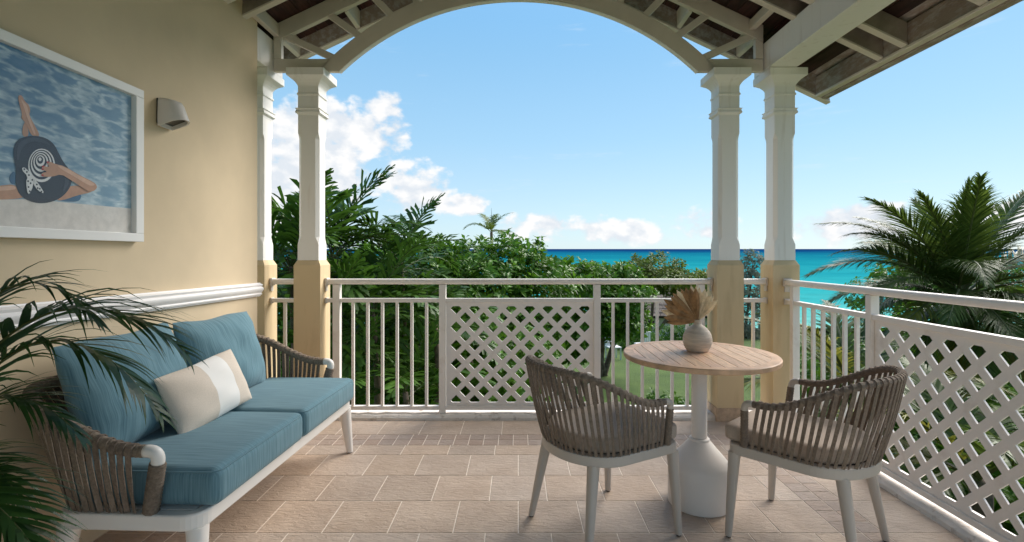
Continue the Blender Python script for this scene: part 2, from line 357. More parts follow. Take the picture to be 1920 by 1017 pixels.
class MB:
    def __init__(s): s.v = []; s.f = []; s.uv = None
    def add(s, vs, fs):
        n = len(s.v); s.v += [tuple(p) for p in vs]; s.f += [tuple(i + n for i in q) for q in fs]; return s
    def box(s, x0, x1, y0, y1, z0, z1):
        return s.add([(x0, y0, z0), (x1, y0, z0), (x1, y1, z0), (x0, y1, z0), (x0, y0, z1), (x1, y0, z1), (x1, y1, z1), (x0, y1, z1)],
                     [(3, 2, 1, 0), (4, 5, 6, 7), (0, 1, 5, 4), (1, 2, 6, 5), (2, 3, 7, 6), (3, 0, 4, 7)])
    def prism_xz(s, poly, y0, y1):
        n = len(poly)
        vs = [(x, y0, z) for x, z in poly] + [(x, y1, z) for x, z in poly]
        return s.add(vs, [tuple(range(n)), tuple(range(2 * n - 1, n - 1, -1))] + [(i, i + n, (i + 1) % n + n, (i + 1) % n) for i in range(n)])
    def prism_xy(s, poly, z0, z1):
        n = len(poly)
        vs = [(x, y, z0) for x, y in poly] + [(x, y, z1) for x, y in poly]
        return s.add(vs, [tuple(range(n - 1, -1, -1)), tuple(range(n, 2 * n))] + [(i, (i + 1) % n, (i + 1) % n + n, i + n) for i in range(n)])
    def prism_yz(s, poly, x0, x1):
        n = len(poly)
        vs = [(x0, y, z) for y, z in poly] + [(x1, y, z) for y, z in poly]
        return s.add(vs, [tuple(range(n - 1, -1, -1)), tuple(range(n, 2 * n))] + [(i, (i + 1) % n, (i + 1) % n + n, i + n) for i in range(n)])
    def loft(s, loops, caps=True):
        n = len(loops[0]); vs = [p for l in loops for p in l]; fs = []
        for k in range(len(loops) - 1):
            for i in range(n):
                j = (i + 1) % n
                fs.append((k * n + i, k * n + j, (k + 1) * n + j, (k + 1) * n + i))
        if caps:
            fs.append(tuple(range(n - 1, -1, -1))); fs.append(tuple(range((len(loops) - 1) * n, len(loops) * n)))
        return s.add(vs, fs)
    def lathe(s, prof, c=(0, 0, 0), seg=32):
        return s.loft([[(c[0] + r * cos(2 * pi * i / seg), c[1] + r * sin(2 * pi * i / seg), c[2] + z) for i in range(seg)] for r, z in prof])
    def tube(s, pts, rad, seg=8, caps=True):
        pts = [Vector(p) for p in pts]; loops = []
        up = Vector((0, 0, 1)); prev = None
        for i, p in enumerate(pts):
            t = (pts[min(i + 1, len(pts) - 1)] - pts[max(i - 1, 0)])
            if t.length < 1e-9: t = Vector((0, 0, 1))
            t.normalize()
            if prev is None:
                a = up if abs(t.dot(up)) < 0.95 else Vector((1, 0, 0))
                n1 = t.cross(a).normalized()
            else:
                n1 = (prev - t * prev.dot(t)).normalized()
            prev = n1; n2 = t.cross(n1)
            r = rad[i] if isinstance(rad, (list, tuple)) else rad
            loops.append([tuple(p + (n1 * cos(2 * pi * k / seg) + n2 * sin(2 * pi * k / seg)) * r) for k in range(seg)])
        return s.loft(loops, caps)
    def ribbon(s, pts, nrm, width, thick):
        """flat strap along pts, broad face along nrm (lists of Vectors)"""
        loops = []
        for i, p in enumerate(pts):
            p = Vector(p); t = Vector(pts[min(i + 1, len(pts) - 1)]) - Vector(pts[max(i - 1, 0)]); t.normalize()
            n = Vector(nrm[i]); n = (n - t * n.dot(t)).normalized(); w = t.cross(n)
            wd = width[i] if isinstance(width, (list, tuple)) else width
            loops.append([tuple(p + w * wd / 2 + n * thick / 2), tuple(p - w * wd / 2 + n * thick / 2),
                          tuple(p - w * wd / 2 - n * thick / 2), tuple(p + w * wd / 2 - n * thick / 2)])
        return s.loft(loops)
    def mesh(s, name, mats, smooth=False):
        me = bpy.data.meshes.new(name); me.from_pydata(s.v, [], s.f); me.update()
        for m in (mats if isinstance(mats, (list, tuple)) else [mats]): me.materials.append(m)
        if smooth:
            me.polygons.foreach_set('use_smooth', [True] * len(me.polygons))
        return me
    def build(s, name, m, parent=None, smooth=False, bevel=0.0, bseg=2, fix=True, angle=None):
        me = s.mesh(name, m, smooth)
        if fix and len(s.f) < 20000:
            bm = bmesh.new(); bm.from_mesh(me); bmesh.ops.recalc_face_normals(bm, faces=bm.faces); bm.to_mesh(me); bm.free()
        o = bpy.data.objects.new(name, me); COL.objects.link(o); o.parent = parent
        if angle:
            me.polygons.foreach_set('use_smooth', [True] * len(me.polygons))
            me.set_sharp_from_angle(angle=radians(angle))
        if bevel:
            b = o.modifiers.new('bevel', 'BEVEL'); b.width = bevel; b.segments = bseg; b.limit_method = 'ANGLE'; b.angle_limit = radians(35)
        return o

def place(name, me, loc=(0, 0, 0), parent=None, rot=(0, 0, 0), scale=(1, 1, 1)):
    o = bpy.data.objects.new(name, me); COL.objects.link(o)
    o.location = loc; o.rotation_euler = rot; o.scale = scale; o.parent = parent
    return o

def copy_tree(o, parent=None):
    kids = list(o.children)
    c = o.copy(); COL.objects.link(c); c.parent = parent
    for k in kids: copy_tree(k, c)
    return c

def lerp(a, b, t): return a + (b - a) * t
def smooth01(t):
    t = max(0.0, min(1.0, t)); return t * t * (3 - 2 * t)

# ================================================================== LARGE STRUCTURE
# ------------------------------------------------------------------ ground, sea
SHORE = 52.0
def ground_z(x, y):
    if y < 19: return -2.5
    return -2.5 - 4.6 * smooth01((y - 19) / 34.0)
g = MB()
xs = [-4000, -800, -200, -80, -40, -20, -10, 0, 10, 20, 30, 45, 80, 200, 800, 4000]
ys = [-60, -10, 4.2, 8, 12, 16, 19, 21, 23, 26, 30, 34, 38, 42, 46, 50, 54, 60, 90]
idx = {}
vs = []
for j, y in enumerate(ys):
    for i, x in enumerate(xs):
        idx[i, j] = len(vs); vs.append((x, y, ground_z(x, y)))
g.add(vs, [(idx[i, j], idx[i + 1, j], idx[i + 1, j + 1], idx[i, j + 1]) for i in range(len(xs) - 1) for j in range(len(ys) - 1)])
M_LAWN = mat('lawn_grass', (0.050, 0.095, 0.012), 0.9, color2=(0.085, 0.140, 0.022), var_scale=1.3, mask=(0.35, 0.65), bump=0.8, bump_scale=45, dist=0.05)
tag(g.build('ground', M_LAWN), kind='structure', label='mown green lawn below the balcony', cat='ground')

def sea_material():
    m = bpy.data.materials.new('sea_water'); m.use_nodes = True
    nt = m.node_tree; b = nt.nodes['Principled BSDF']
    b.inputs['Roughness'].default_value = 0.8; b.inputs['Specular IOR Level'].default_value = 0.0
    gm = N(nt, 'ShaderNodeNewGeometry'); sp = N(nt, 'ShaderNodeSeparateXYZ'); nt.links.new(gm.outputs['Position'], sp.inputs[0])
    mp = N(nt, 'ShaderNodeMapping'); mp.inputs['Scale'].default_value = (0.25, 1, 1); nt.links.new(gm.outputs['Position'], mp.inputs[0])
    n = N(nt, 'ShaderNodeTexNoise'); n.inputs['Scale'].default_value = 0.035; n.inputs['Detail'].default_value = 5
    nt.links.new(mp.outputs[0], n.inputs[0])
    # distance off shore on a log scale, bent by sand bars
    d = math_node(nt, 'LOGARITHM', math_node(nt, 'MAXIMUM', math_node(nt, 'SUBTRACT', sp.outputs[1], 40.0), 5.0), 10.0)
    d = math_node(nt, 'ADD', d, math_node(nt, 'MULTIPLY', math_node(nt, 'SUBTRACT', n.outputs[0], 0.5), 0.9))
    mr = N(nt, 'ShaderNodeMapRange'); mr.inputs[1].default_value = 0.9; mr.inputs[2].default_value = 3.25; nt.links.new(d, mr.inputs[0])
    cr = N(nt, 'ShaderNodeValToRGB'); e = cr.color_ramp.elements
    e[0].position = 0.0; e[0].color = (0.24, 0.44, 0.36, 1)
    e[1].position = 1.0; e[1].color = (0.004, 0.030, 0.105, 1)
    for p, c in ((0.16, (0.115, 0.40, 0.355)), (0.36, (0.028, 0.30, 0.305)), (0.62, (0.010, 0.205, 0.240)), (0.82, (0.005, 0.120, 0.185)), (0.91, (0.004, 0.045, 0.130))):
        x = e.new(p); x.color = (*c, 1)
    nt.links.new(mr.outputs[0], cr.inputs[0])
    # chop and scattered whitecaps
    w = N(nt, 'ShaderNodeTexNoise'); w.inputs['Scale'].default_value = 0.5; w.inputs['Detail'].default_value = 8; w.inputs['Roughness'].default_value = 0.7
    nt.links.new(mp.outputs[0], w.inputs[0])
    wm = N(nt, 'ShaderNodeMapRange'); wm.inputs[1].default_value = 0.67; wm.inputs[2].default_value = 0.76; wm.inputs[4].default_value = 0.6
    nt.links.new(w.outputs[0], wm.inputs[0])
    sh = N(nt, 'ShaderNodeMapRange'); sh.inputs[1].default_value = 0.3; sh.inputs[2].default_value = 0.7; sh.inputs[3].default_value = 0.78; sh.inputs[4].default_value = 1.2
    nt.links.new(w.outputs[0], sh.inputs[0])
    mul = N(nt, 'ShaderNodeMix', data_type='RGBA', blend_type='MULTIPLY'); mul.inputs[0].default_value = 1.0
    nt.links.new(cr.outputs[0], mul.inputs[6])
    cmb = N(nt, 'ShaderNodeCombineColor')
    for k in range(3): nt.links.new(sh.outputs[0], cmb.inputs[k])
    nt.links.new(cmb.outputs[0], mul.inputs[7])
    mx = N(nt, 'ShaderNodeMix', data_type='RGBA'); mx.inputs[7].default_value = (0.42, 0.48, 0.48, 1)
    nt.links.new(wm.outputs[0], mx.inputs[0]); nt.links.new(mul.outputs[2], mx.inputs[6])
    nt.links.new(mx.outputs[2], b.inputs['Base Color'])
    bp = N(nt, 'ShaderNodeBump'); bp.inputs['Strength'].default_value = 0.3; bp.inputs['Distance'].default_value = 0.4
    nt.links.new(w.outputs[0], bp.inputs['Height']); nt.links.new(bp.outputs[0], b.inputs['Normal'])
    return m
sea = MB()
sea.add([(-9000, SHORE, -6.3), (9000, SHORE, -6.3), (9000, 2600, 27.8), (-9000, 2600, 27.8)], [(0, 1, 2, 3)])
tag(sea.build('sea', sea_material()), kind='structure', label='turquoise sea turning deep blue at the horizon', cat='sea')

# ------------------------------------------------------------------ balcony floor
FX, FYB = 1.985, 3.885          # inner edge of the kerb on the right, at the front
WALLX, WALLEND = -1.89, 3.68
fl = MB(); fl.box(-2.19, 2.19, -2.4, 4.13, -0.30, -0.0022)
floor = fl.build('floor', M_GROUT)
tag(floor, kind='structure', label='tan stone tiled balcony floor with pale joints', cat='floor')
tile_cache = {}
def tile(x0, x1, y0, y1, small=False):
    g_ = 0.0050
    w, d = round(x1 - x0 - g_, 4), round(y1 - y0 - g_, 4)
    if w < 0.015 or d < 0.015: return
    key = (w, d, small)
    if key not in tile_cache:
        b = MB(); e = 0.0018; h, z = 0.0022, 0.0
        lo = [(-w/2, -d/2, -h), (w/2, -d/2, -h), (w/2, d/2, -h), (-w/2, d/2, -h)]
        mid = [(x, y, z - 0.0009) for x, y, _ in lo]
        top = [((abs(x) - e) * (1 if x > 0 else -1), (abs(y) - e) * (1 if y > 0 else -1), z) for x, y, _ in lo]
        b.loft([lo, mid, top])
        tile_cache[key] = b.mesh('tile', M_TILE_S if small else M_TILE)
    o = place('tile', tile_cache[key], ((x0 + x1) / 2, (y0 + y1) / 2, U(-0.0003, 0.0003)), floor, rot=(U(-.001, .001), U(-.001, .001), 0))
rows = [1.717, 2.019, 2.320, 2.622, 2.924, 3.226]
def run(x0, x1, y0, y1, step, phase, small=False):
    k = math.ceil((x0 - phase) / step + 1e-6); cuts = [x0]
    while phase + k * step < x1 - 0.02:
        c = phase + k * step
        if c > x0 + 0.02: cuts.append(c)
        k += 1
    cuts.append(x1)
    for a, b_ in zip(cuts[:-1], cuts[1:]): tile(a, b_, y0, y1, small)
ro = 0
for i in range(len(rows) - 1):
    run(-1.47, 1.47, rows[i], rows[i + 1], 0.3, 0.15 if i in (1, 3) else 0.0)
    for sx in (-1, 1):
        a, b_ = sorted((sx * 1.67, sx * (FX if sx > 0 else 1.888)))
        tile(a, b_, rows[i], rows[i + 1])
        yy = rows[i]
        for k in range(3):
            for c in (1.47, 1.57):
                a, b_ = sorted((sx * c, sx * (c + 0.1)))
                tile(a, b_, yy, yy + (rows[i + 1] - rows[i]) / 3, True)
            yy += (rows[i + 1] - rows[i]) / 3
run(-1.47, 1.47, 3.226, 3.388, 0.3, 0.148)
for sx in (-1, 1):
    for c in (1.47, 1.57):
        for y0, y1 in ((3.226, 3.307), (3.307, 3.388)):
            a, b_ = sorted((sx * c, sx * (c + 0.1))); tile(a, b_, y0, y1, True)
for y0, y1 in ((3.388, 3.488), (3.488, 3.588)):
    run(-1.67, 1.67, y0, y1, 0.1007, -0.035, True)
for sx in (-1, 1):
    a, b_ = sorted((sx * 1.67, sx * (FX if sx > 0 else 1.985)))
    tile(a, b_, 3.226, 3.588)
run(-1.985, FX, 3.588, FYB, 0.294, -0.118)

# kerb: uneven painted upstand at the open edges
def kerb(path_fn, n, w0, w1, name, label):
    loops = []
    for i in range(n + 1):
        t = i / n
        a = U(-0.006, 0.006); h = 0.034 + U(-0.004, 0.004)
        loops.append(path_fn(t, [(w0 + a, -0.02), (w0 + 0.004 + a, h * 0.55), (w0 + 0.022 + a, h), (w1, h + 0.004), (w1, -0.3)]))
    b = MB().loft(loops)
    return tag(b.build(name, M_CURB, smooth=False), kind='structure', label=label, cat='kerb')
kerb(lambda t, p: [(-2.19 + 4.36 * t, FYB + a, z) for a, z in p], 60, 0.0, 0.24, 'kerb', 'stained white kerb under the front railing')
kerb(lambda t, p: [(FX + a, -2.4 + 6.27 * t, z) for a, z in p], 70, 0.0, 0.205, 'kerb', 'stained white kerb under the lattice railing beside the right chair')

# ------------------------------------------------------------------ house wall with dado rail
ZEND = 2.99
wallm = MB()
wallm.prism_yz([(-2.4, -2.5), (WALLEND, -2.5), (WALLEND, ZEND), (WALLEND - 0.05, 3.045), (-2.4, 3.045)], -2.12, WALLX)
wall = wallm.build('house_wall', M_WALL, bevel=0.006)
tag(wall, 'yellow painted house wall behind the sofa', 'wall')
prof = [(0, 0.0), (0.012, 0.0), (0.014, 0.008), (0.020, 0.010), (0.022, 0.018), (0.018, 0.024), (0.026, 0.036), (0.033, 0.050), (0.033, 0.058),
        (0.024, 0.066), (0.020, 0.070), (0.026, 0.076), (0.028, 0.083), (0.020, 0.089), (0.012, 0.091), (0.010, 0.097), (0.0, 0.097)]
loops = []
for y, zb in ((-2.4, 1.034), (WALLEND + 0.012, 0.969)):
    loops.append([(WALLX + 0.0015 + d * 1.15, y, zb + h) for d, h in prof])
MB().loft(loops).build('dado_rail', M_DADO, wall, angle=40)

# ------------------------------------------------------------------ columns
def sq(h, c, z, cx=0, cy=0):
    c = max(c, 0.0004)
    return [(cx + x, cy + y, z) for x, y in ((h, -h + c), (h, h - c), (h - c, h), (-h + c, h), (-h, h - c), (-h, -h + c), (-h + c, -h), (h - c, -h))]
def column(cx, cy, label):
    t = empty('column', (cx, cy, 0), label=label, cat='column', group='square porch columns')
    MB().loft([sq(0.110, 0.002, -0.004), sq(0.110, 0.002, 0.096), sq(0.107, 0.002, 0.10)]).build('plinth', M_SKIRT, t, bevel=0.002)
    MB().loft([sq(0.102, 0.001, 0.1005), sq(0.102, 0.001, 1.188), sq(0.082, 0.001, 1.226)]).build('base', M_COLBASE, t, bevel=0.003)
    h = 0.0785
    MB().loft([sq(0.0805, 0.0006, 1.2265), sq(0.0805, 0.0006, 1.345), sq(h, 0.010, 1.375), sq(h, 0.024, 1.405), sq(h, 0.024, 2.16),
               sq(h, 0.014, 2.182), sq(h, 0.0006, 2.20), sq(h, 0.0006, 2.33)]).build('shaft', M_WHITE, t, bevel=0.0015)
    prof = [(0.0785, 2.3305), (0.0785, 2.344), (0.086, 2.350), (0.094, 2.356), (0.094, 2.368), (0.089, 2.374), (0.089, 2.384), (0.095, 2.388), (0.095, 2.392), (0.079, 2.396),
            (0.079, 2.492), (0.085, 2.496), (0.085, 2.508), (0.079, 2.514), (0.079, 2.560), (0.083, 2.572), (0.093, 2.588), (0.109, 2.606), (0.126, 2.618), (0.137, 2.625),
            (0.142, 2.630), (0.142, 2.684)]
    MB().loft([sq(a, 0.0006, z) for a, z in prof]).build('capital', M_WHITE, t, bevel=0.0012)
    return t
CY = 3.972
column(-1.612, CY, 'white column with yellow base at the left end of the front railing')
column(1.617, CY, 'white column with yellow base behind the round table')
column(2.043, CY, 'white column with yellow base at the corner where both railings meet')
column(-2.038, CY, 'white column with yellow base half hidden behind the end of the wall')

# ------------------------------------------------------------------ arched gable truss
SL = 0.4755
def zr(x): return 3.815 - SL * abs(x)       # underside of rafters
def zs(x): return 3.95 - SL * abs(x)        # underside of the boards
truss = empty('gable_truss', (0, 3.948, 2.68), label='white timber truss with a round arch spanning the columns', cat='truss')
TY0, TY1 = -0.0225, 0.0225
def tr(poly, name, y0=TY0, y1=TY1, m=M_TRUSS, bevel=0.004):
    b = MB().prism_xz([(x, z - 2.68) for x, z in poly], y0, y1)
    return b.build(name, m, truss, bevel=bevel)
CZ = 1.25
def arc(r, z0, n=48):
    a0 = math.asin((z0 - CZ) / r)
    return [(r * cos(a0 + (pi - 2 * a0) * i / n), CZ + r * sin(a0 + (pi - 2 * a0) * i / n)) for i in range(n + 1)]
ain, aout = arc(2.0, 2.687), arc(2.12, 2.687)
ab = MB(); n_ = len(ain)
loops = []
for (xi, zi), (xo, zo) in zip(ain, aout):
    loops.append([(xi, TY0, zi - 2.68), (xi, TY1, zi - 2.68), (xo, TY1, zo - 2.68), (xo, TY0, zo - 2.68)])
ab.loft(loops); ab.build('arch', M_TRUSS, truss, bevel=0.004)
lip = MB().loft([[(x * r_ , y, CZ + (z - CZ) * r_ - 2.68) for r_, y in ((0.9995, -0.024), (0.9995, 0.024), (0.9970, 0.024), (0.9970, -0.024))] for x, z in ain])
lip.build('arch_lining', M_WHITE, truss)
for sx in (-1, 1):
    tr([(sx * x, z) for x, z in ((1.895, 2.687), (1.541, 2.687), (1.443, 2.785), (1.895, 2.785))], 'tie_beam')
    tr([(sx * x, z) for x, z in ((1.895, 2.787), (1.835, 2.787), (1.835, zr(1.835) - 0.001), (1.895, zr(1.895) - 0.001))], 'king_post')
    tr([(sx * x, z) for x, z in ((1.895, zr(1.895)), (0.001, zr(0.001)), (0.001, zs(0) - 0.003), (1.895, zs(1.895) - 0.003))], 'top_chord')
    for (xa, za, xb, zb) in ((1.80, 2.962, 1.42, 2.790), (1.455, 3.125, 1.218, 2.955), (1.13, 3.278, 0.965, 3.105), (0.855, 3.409, 0.775, 3.19), (0.42, 3.61, 0.40, 3.30)):
        d = Vector((xb - xa, 0, zb - za)).normalized(); nn = Vector((-d.z, 0, d.x)) * 0.026
        A = Vector((xa, 0, za)) - d * 0.012; B = Vector((xb, 0, zb)) + d * 0.02
        tr([(sx * p.x, p.z) for p in (A + nn, A - nn, B - nn, B + nn)], 'strut', -0.018, 0.018)

# ------------------------------------------------------------------ roof
roof = empty('roof', (0, 0, 0), label='gabled porch roof of dark stained boards on painted rafters', cat='roof')
YB, YF = -2.4, 4.315
for sx in (-1, 1):
    # deck above the boards
    MB().prism_xz([(sx * x, z) for x, z in ((0.0, zs(0) + 0.026), (2.64, zs(2.64) + 0.026), (2.64, zs(2.64) + 0.07), (0.0, zs(0) + 0.07))], YB, YF).build('roof_deck', M_WEATHER, roof)
ang = atan(SL); bw = 0.104
bmesh_board = MB().box(-bw / 2 + 0.002, bw / 2 - 0.002, YB, YF - 0.05, 0, 0.018)
bmd = bmesh_board.mesh('ceiling_board', M_DARKWOOD)
nb = int(2.50 / cos(ang) / bw)
for sx in (-1, 1):
    for k in range(nb):
        x = (k + 0.5) * bw * cos(ang)
        place('ceiling_board', bmd, (sx * x, 0, zs(x) + U(0, 0.002)), roof, rot=(0, sx * ang, 0))
for y in (3.5, 3.28, 2.72, 2.50, 1.94, 1.72, 1.16, 0.94, 0.3, -0.6, -1.4, -2.2):
    for sx in (-1, 1):
        xo = 2.497 if sx > 0 else 2.3
        o = MB().prism_xz([(sx * x, z) for x, z in ((0.01, zr(0.01)), (xo, zr(xo)), (xo, zs(xo) - 0.003), (0.01, zs(0.01) - 0.003))], y - 0.024, y + 0.024)
        ro_ = o.build('rafter', M_RAFTER, roof, bevel=0.003)
        MB().prism_xz([(sx * x, z) for x, z in ((0.01, zr(0.01) - 0.016), (xo, zr(xo) - 0.016), (xo, zr(xo) - 0.0005), (0.01, zr(0.01) - 0.0005))], y - 0.027, y + 0.027).build('rafter_trim', M_TRUSS, ro_, bevel=0.003)
for x in (1.845, 1.345, 0.845, 0.345):
    for sx in (-1, 1):
        MB().prism_xz([(sx * (x - 0.015), zs(x - 0.015) - 0.140), (sx * (x + 0.015), zs(x + 0.015) - 0.140), (sx * (x + 0.015), zs(x + 0.015) - 0.002), (sx * (x - 0.015), zs(x - 0.015) - 0.002)],
                      3.975, 4.268).build('lookout', M_TRUSS, roof, bevel=0.003)
for sx in (-1, 1):
    x1 = 2.62
    MB().prism_xz([(sx * x, z) for x, z in ((0.0, zs(0) - 0.141), (x1, zs(x1) - 0.141), (x1, zs(x1) + 0.09), (0.0, zs(0) + 0.09))], 4.27, 4.31).build('barge_board', M_WEATHER, roof, bevel=0.003)
    MB().prism_xz([(sx * x, z) for x, z in ((0.0, zs(0) - 0.160), (x1, zs(x1) - 0.160), (x1, zs(x1) - 0.1415), (0.0, zs(0) - 0.1415))], 4.262, 4.325).build('barge_edge', M_TRUSS, roof, bevel=0.003)
# eave on the open side: sub-fascia, fascia, drip edge
MB().box(2.498, 2.54, YB, 4.268, 2.612, zs(2.54) + 0.02).build('eave_board', M_WEATHER, roof, bevel=0.004)
MB().box(2.5425, 2.60, YB, 4.262, 2.578, zs(2.6) + 0.02).build('fascia', M_WEATHER, roof, bevel=0.004)
MB().box(2.486, 2.5415, YB, 4.26, 2.590, 2.6105).build('drip_edge', M_TRUSS, roof, bevel=0.004)
# plate beam over the corner column, with a small bead along its lower edge
beam = MB().box(1.902, 2.108, YB, 4.10, 2.688, 2.908).build('plate_beam', M_WHITE, roof, bevel=0.006)
MB().box(1.894, 1.9015, YB, 3.84, 2.689, 2.704).build('bead', M_WHITE, beam)
MB().box(-2.108, -1.902, 3.70, 4.10, 2.688, 2.935).build('plate_beam', M_WHITE, roof, bevel=0.006)
MB().box(1.78, 1.83, 3.53, 3.92, zs(1.83) - 0.075, zs(1.83) - 0.004).build('blocking', M_TRUSS, roof, bevel=0.003)
MB().box(-1.888, -1.845, 3.53, 3.92, zs(1.888) - 0.10, zs(1.888) - 0.004).build('blocking', M_TRUSS, roof, bevel=0.003)

# ------------------------------------------------------------------ railings
def clip_poly(poly, x0, x1, z0, z1):
    def cl(p, inside, inter):
        out = []
        for i in range(len(p)):
            a, b = p[i - 1], p[i]
            if inside(b):
                if not inside(a): out.append(inter(a, b))
                out.append(b)
            elif inside(a): out.append(inter(a, b))
        return out
    def ix(c): return lambda a, b: (c, a[1] + (b[1] - a[1]) * (c - a[0]) / (b[0] - a[0]))
    def iz(c): return lambda a, b: (a[0] + (b[0] - a[0]) * (c - a[1]) / (b[1] - a[1]), c)
    for ins, it in ((lambda p: p[0] >= x0, ix(x0)), (lambda p: p[0] <= x1, ix(x1)), (lambda p: p[1] >= z0, iz(z0)), (lambda p: p[1] <= z1, iz(z1))):
        poly = cl(poly, ins, it)
        if len(poly) < 3: return []
    return poly
def area(p): return abs(sum(p[i - 1][0] * p[i][1] - p[i][0] * p[i - 1][1] for i in range(len(p)))) / 2

def lattice_mesh(w, zb, zt, first, rowz, thick):
    """sheet of width w (local x 0..w) with diamond openings; first = x of a top-row opening"""
    p, hd = 0.1437, 0.0435
    x0, x1, z0, z1 = 0.031, w - 0.031, zb + 0.026, zt - 0.029
    bm = bmesh.new()
    def ring(pts):
        vs = [bm.verts.new((x, 0, z)) for x, z in pts]
        for i in range(len(vs)): bm.edges.new((vs[i - 1], vs[i]))
    ring([(0, zb), (w, zb), (w, zt), (0, zt)])
    for r in range(-1, 16):
        z = rowz - r * p / 2
        off = first + (p / 2 if r % 2 else 0)
        for k in range(-12, 13):
            x = off + k * p
            q = clip_poly([(x - hd, z), (x, z - hd), (x + hd, z), (x, z + hd)], x0, x1, z0, z1)
            if len(q) >= 3 and area(q) > 0.0004:
                q2 = []
                for pt in q:
                    if not q2 or (abs(pt[0] - q2[-1][0]) + abs(pt[1] - q2[-1][1])) > 1e-5: q2.append(pt)
                ring(q2)
    bmesh.ops.triangle_fill(bm, use_beauty=True, use_dissolve=False, edges=bm.edges[:])
    ext = bmesh.ops.extrude_face_region(bm, geom=bm.faces[:])
    for v in ext['geom']:
        if isinstance(v, bmesh.types.BMVert): v.co.y += thick
    bmesh.ops.recalc_face_normals(bm, faces=bm.faces)
    me = bpy.data.meshes.new('lattice_panel'); bm.to_mesh(me); bm.free()
    me.materials.append(M_RAIL)
    return me

def handrail_profile(half, z0, z1, n=12):
    pts = []
    for i in range(n):
        a = 2 * pi * i / n
        c, s_ = cos(a), sin(a)
        pts.append((half * (abs(c) ** 0.6) * (1 if c > 0 else -1), (z0 + z1) / 2 + (z1 - z0) / 2 * (abs(s_) ** 0.6) * (1 if s_ > 0 else -1)))
    return pts
def rail_parts(root, length, posts, balusters, panels, ends=(True, True), first_off=None):
    """railing built along local +x from 0 to length; local y is its thickness"""
    hp = handrail_profile(0.029, 1.037, 1.082)
    MB().loft([[(x, a, z) for a, z in hp] for x in (0.0, length)]).build('top_rail', M_RAIL, root, angle=50)
    segs = sorted(posts)
    edges = [0.0] + [e for (a, b) in segs for e in (a, b)] + [length]
    spans = [(edges[i], edges[i + 1]) for i in range(0, len(edges), 2)]
    for a, b in segs:
        MB().box(a, b, -0.026, 0.026, 0.0, 1.0365).build('post', M_RAIL, root, bevel=0.0025)
    for a, b in spans:
        if b - a < 0.02: continue
        MB().box(a + 0.0005, b - 0.0005, -0.019, 0.019, 0.897, 0.928).build('mid_rail', M_RAIL, root, bevel=0.0025)
        if b - a > 0.15 or not segs:
            MB().box(a + 0.0005, b - 0.0005, -0.019, 0.019, 0.058, 0.088).build('bottom_rail', M_RAIL, root, bevel=0.0025)
    bme = MB().box(-0.0105, 0.0105, -0.0105, 0.0105, 0.0885, 0.8965).mesh('baluster', M_RAIL)
    for x in balusters: place('baluster', bme, (x, 0, 0), root)
    for a, b, first in panels:
        me = lattice_mesh(b - a - 0.004, 0.0895, 0.8955, first - a - 0.002, 0.8475, 0.009)
        place('lattice_panel', me, (a + 0.002, -0.0045, 0), root)
        me2 = MB().box(a + 0.003, b - 0.003, -0.0135, 0.0135, 0.072, 0.0885)
    for k, e in enumerate((0.0, length)):
        if not ends[k]: continue
        s_ = 1 if k == 0 else -1
        o = MB().box(min(e, e + s_ * 0.022), max(e, e + s_ * 0.022), -0.034, 0.034, 1.028, 1.088).build('bracket', M_METALBRACKET, root, bevel=0.006)
        MB().box(min(e + s_ * 0.001, e + s_ * 0.010), max(e + s_ * 0.001, e + s_ * 0.010), -0.02, 0.02, 0.985, 1.0275).build('bracket_tab', M_METALBRACKET, o, bevel=0.002)
        q = MB().box(min(e, e + s_ * 0.014), max(e, e + s_ * 0.014), -0.024, 0.024, 0.889, 0.934).build('bracket', M_METALBRACKET, root, bevel=0.004)
# front railing: local x = world X + 1.508
X0 = -1.508
fr = empty('railing', (X0, 3.975, 0), label='white metal front railing with a lattice panel in the middle', cat='railing')
posts = [(-1.446, -1.392), (-0.618, -0.567), (0.589, 0.640), (1.400, 1.452)]
bal = [-1.294, -1.179, -1.064, -0.949, -0.834, -0.719, 0.741, 0.855, 0.970, 1.086, 1.203, 1.321]
rail_parts(fr, 3.021, [(a - X0, b - X0) for a, b in posts], [x - X0 for x in bal], [(-0.567 - X0, 0.589 - X0, -0.487 - X0)])
# short pieces between the paired columns
sr = empty('railing', (1.7195, 3.975, 0), label='short railing with one baluster between the paired columns behind the table', cat='railing')
rail_parts(sr, 0.2215, [], [0.118], [])
sr2 = empty('railing', (-1.936, 3.975, 0), label='short railing with one baluster between the left columns above the sofa arm', cat='railing')
rail_parts(sr2, 0.222, [], [0.110], [])
# side railing: local x runs from the corner column towards the house (world -Y)
rr = empty('railing', (2.045, 3.870, 0), rz=-pi / 2, label='white side railing with a large lattice panel beside the right chair', cat='railing')
Y1 = 3.870
rp = [(Y1 - 3.780, Y1 - 3.735), (Y1 - 2.957, Y1 - 2.912), (Y1 - 1.755, Y1 - 1.705), (Y1 - 0.93, Y1 - 0.88)]
rb = [Y1 - y for y in (3.633, 3.521, 3.408, 3.295, 3.180, 3.066, 1.60, 1.49, 1.375, 1.26, 1.145, 1.03)]
rail_parts(rr, 4.8, rp, rb, [(Y1 - 2.912, Y1 - 1.755, Y1 - 2.833)], ends=(True, False))

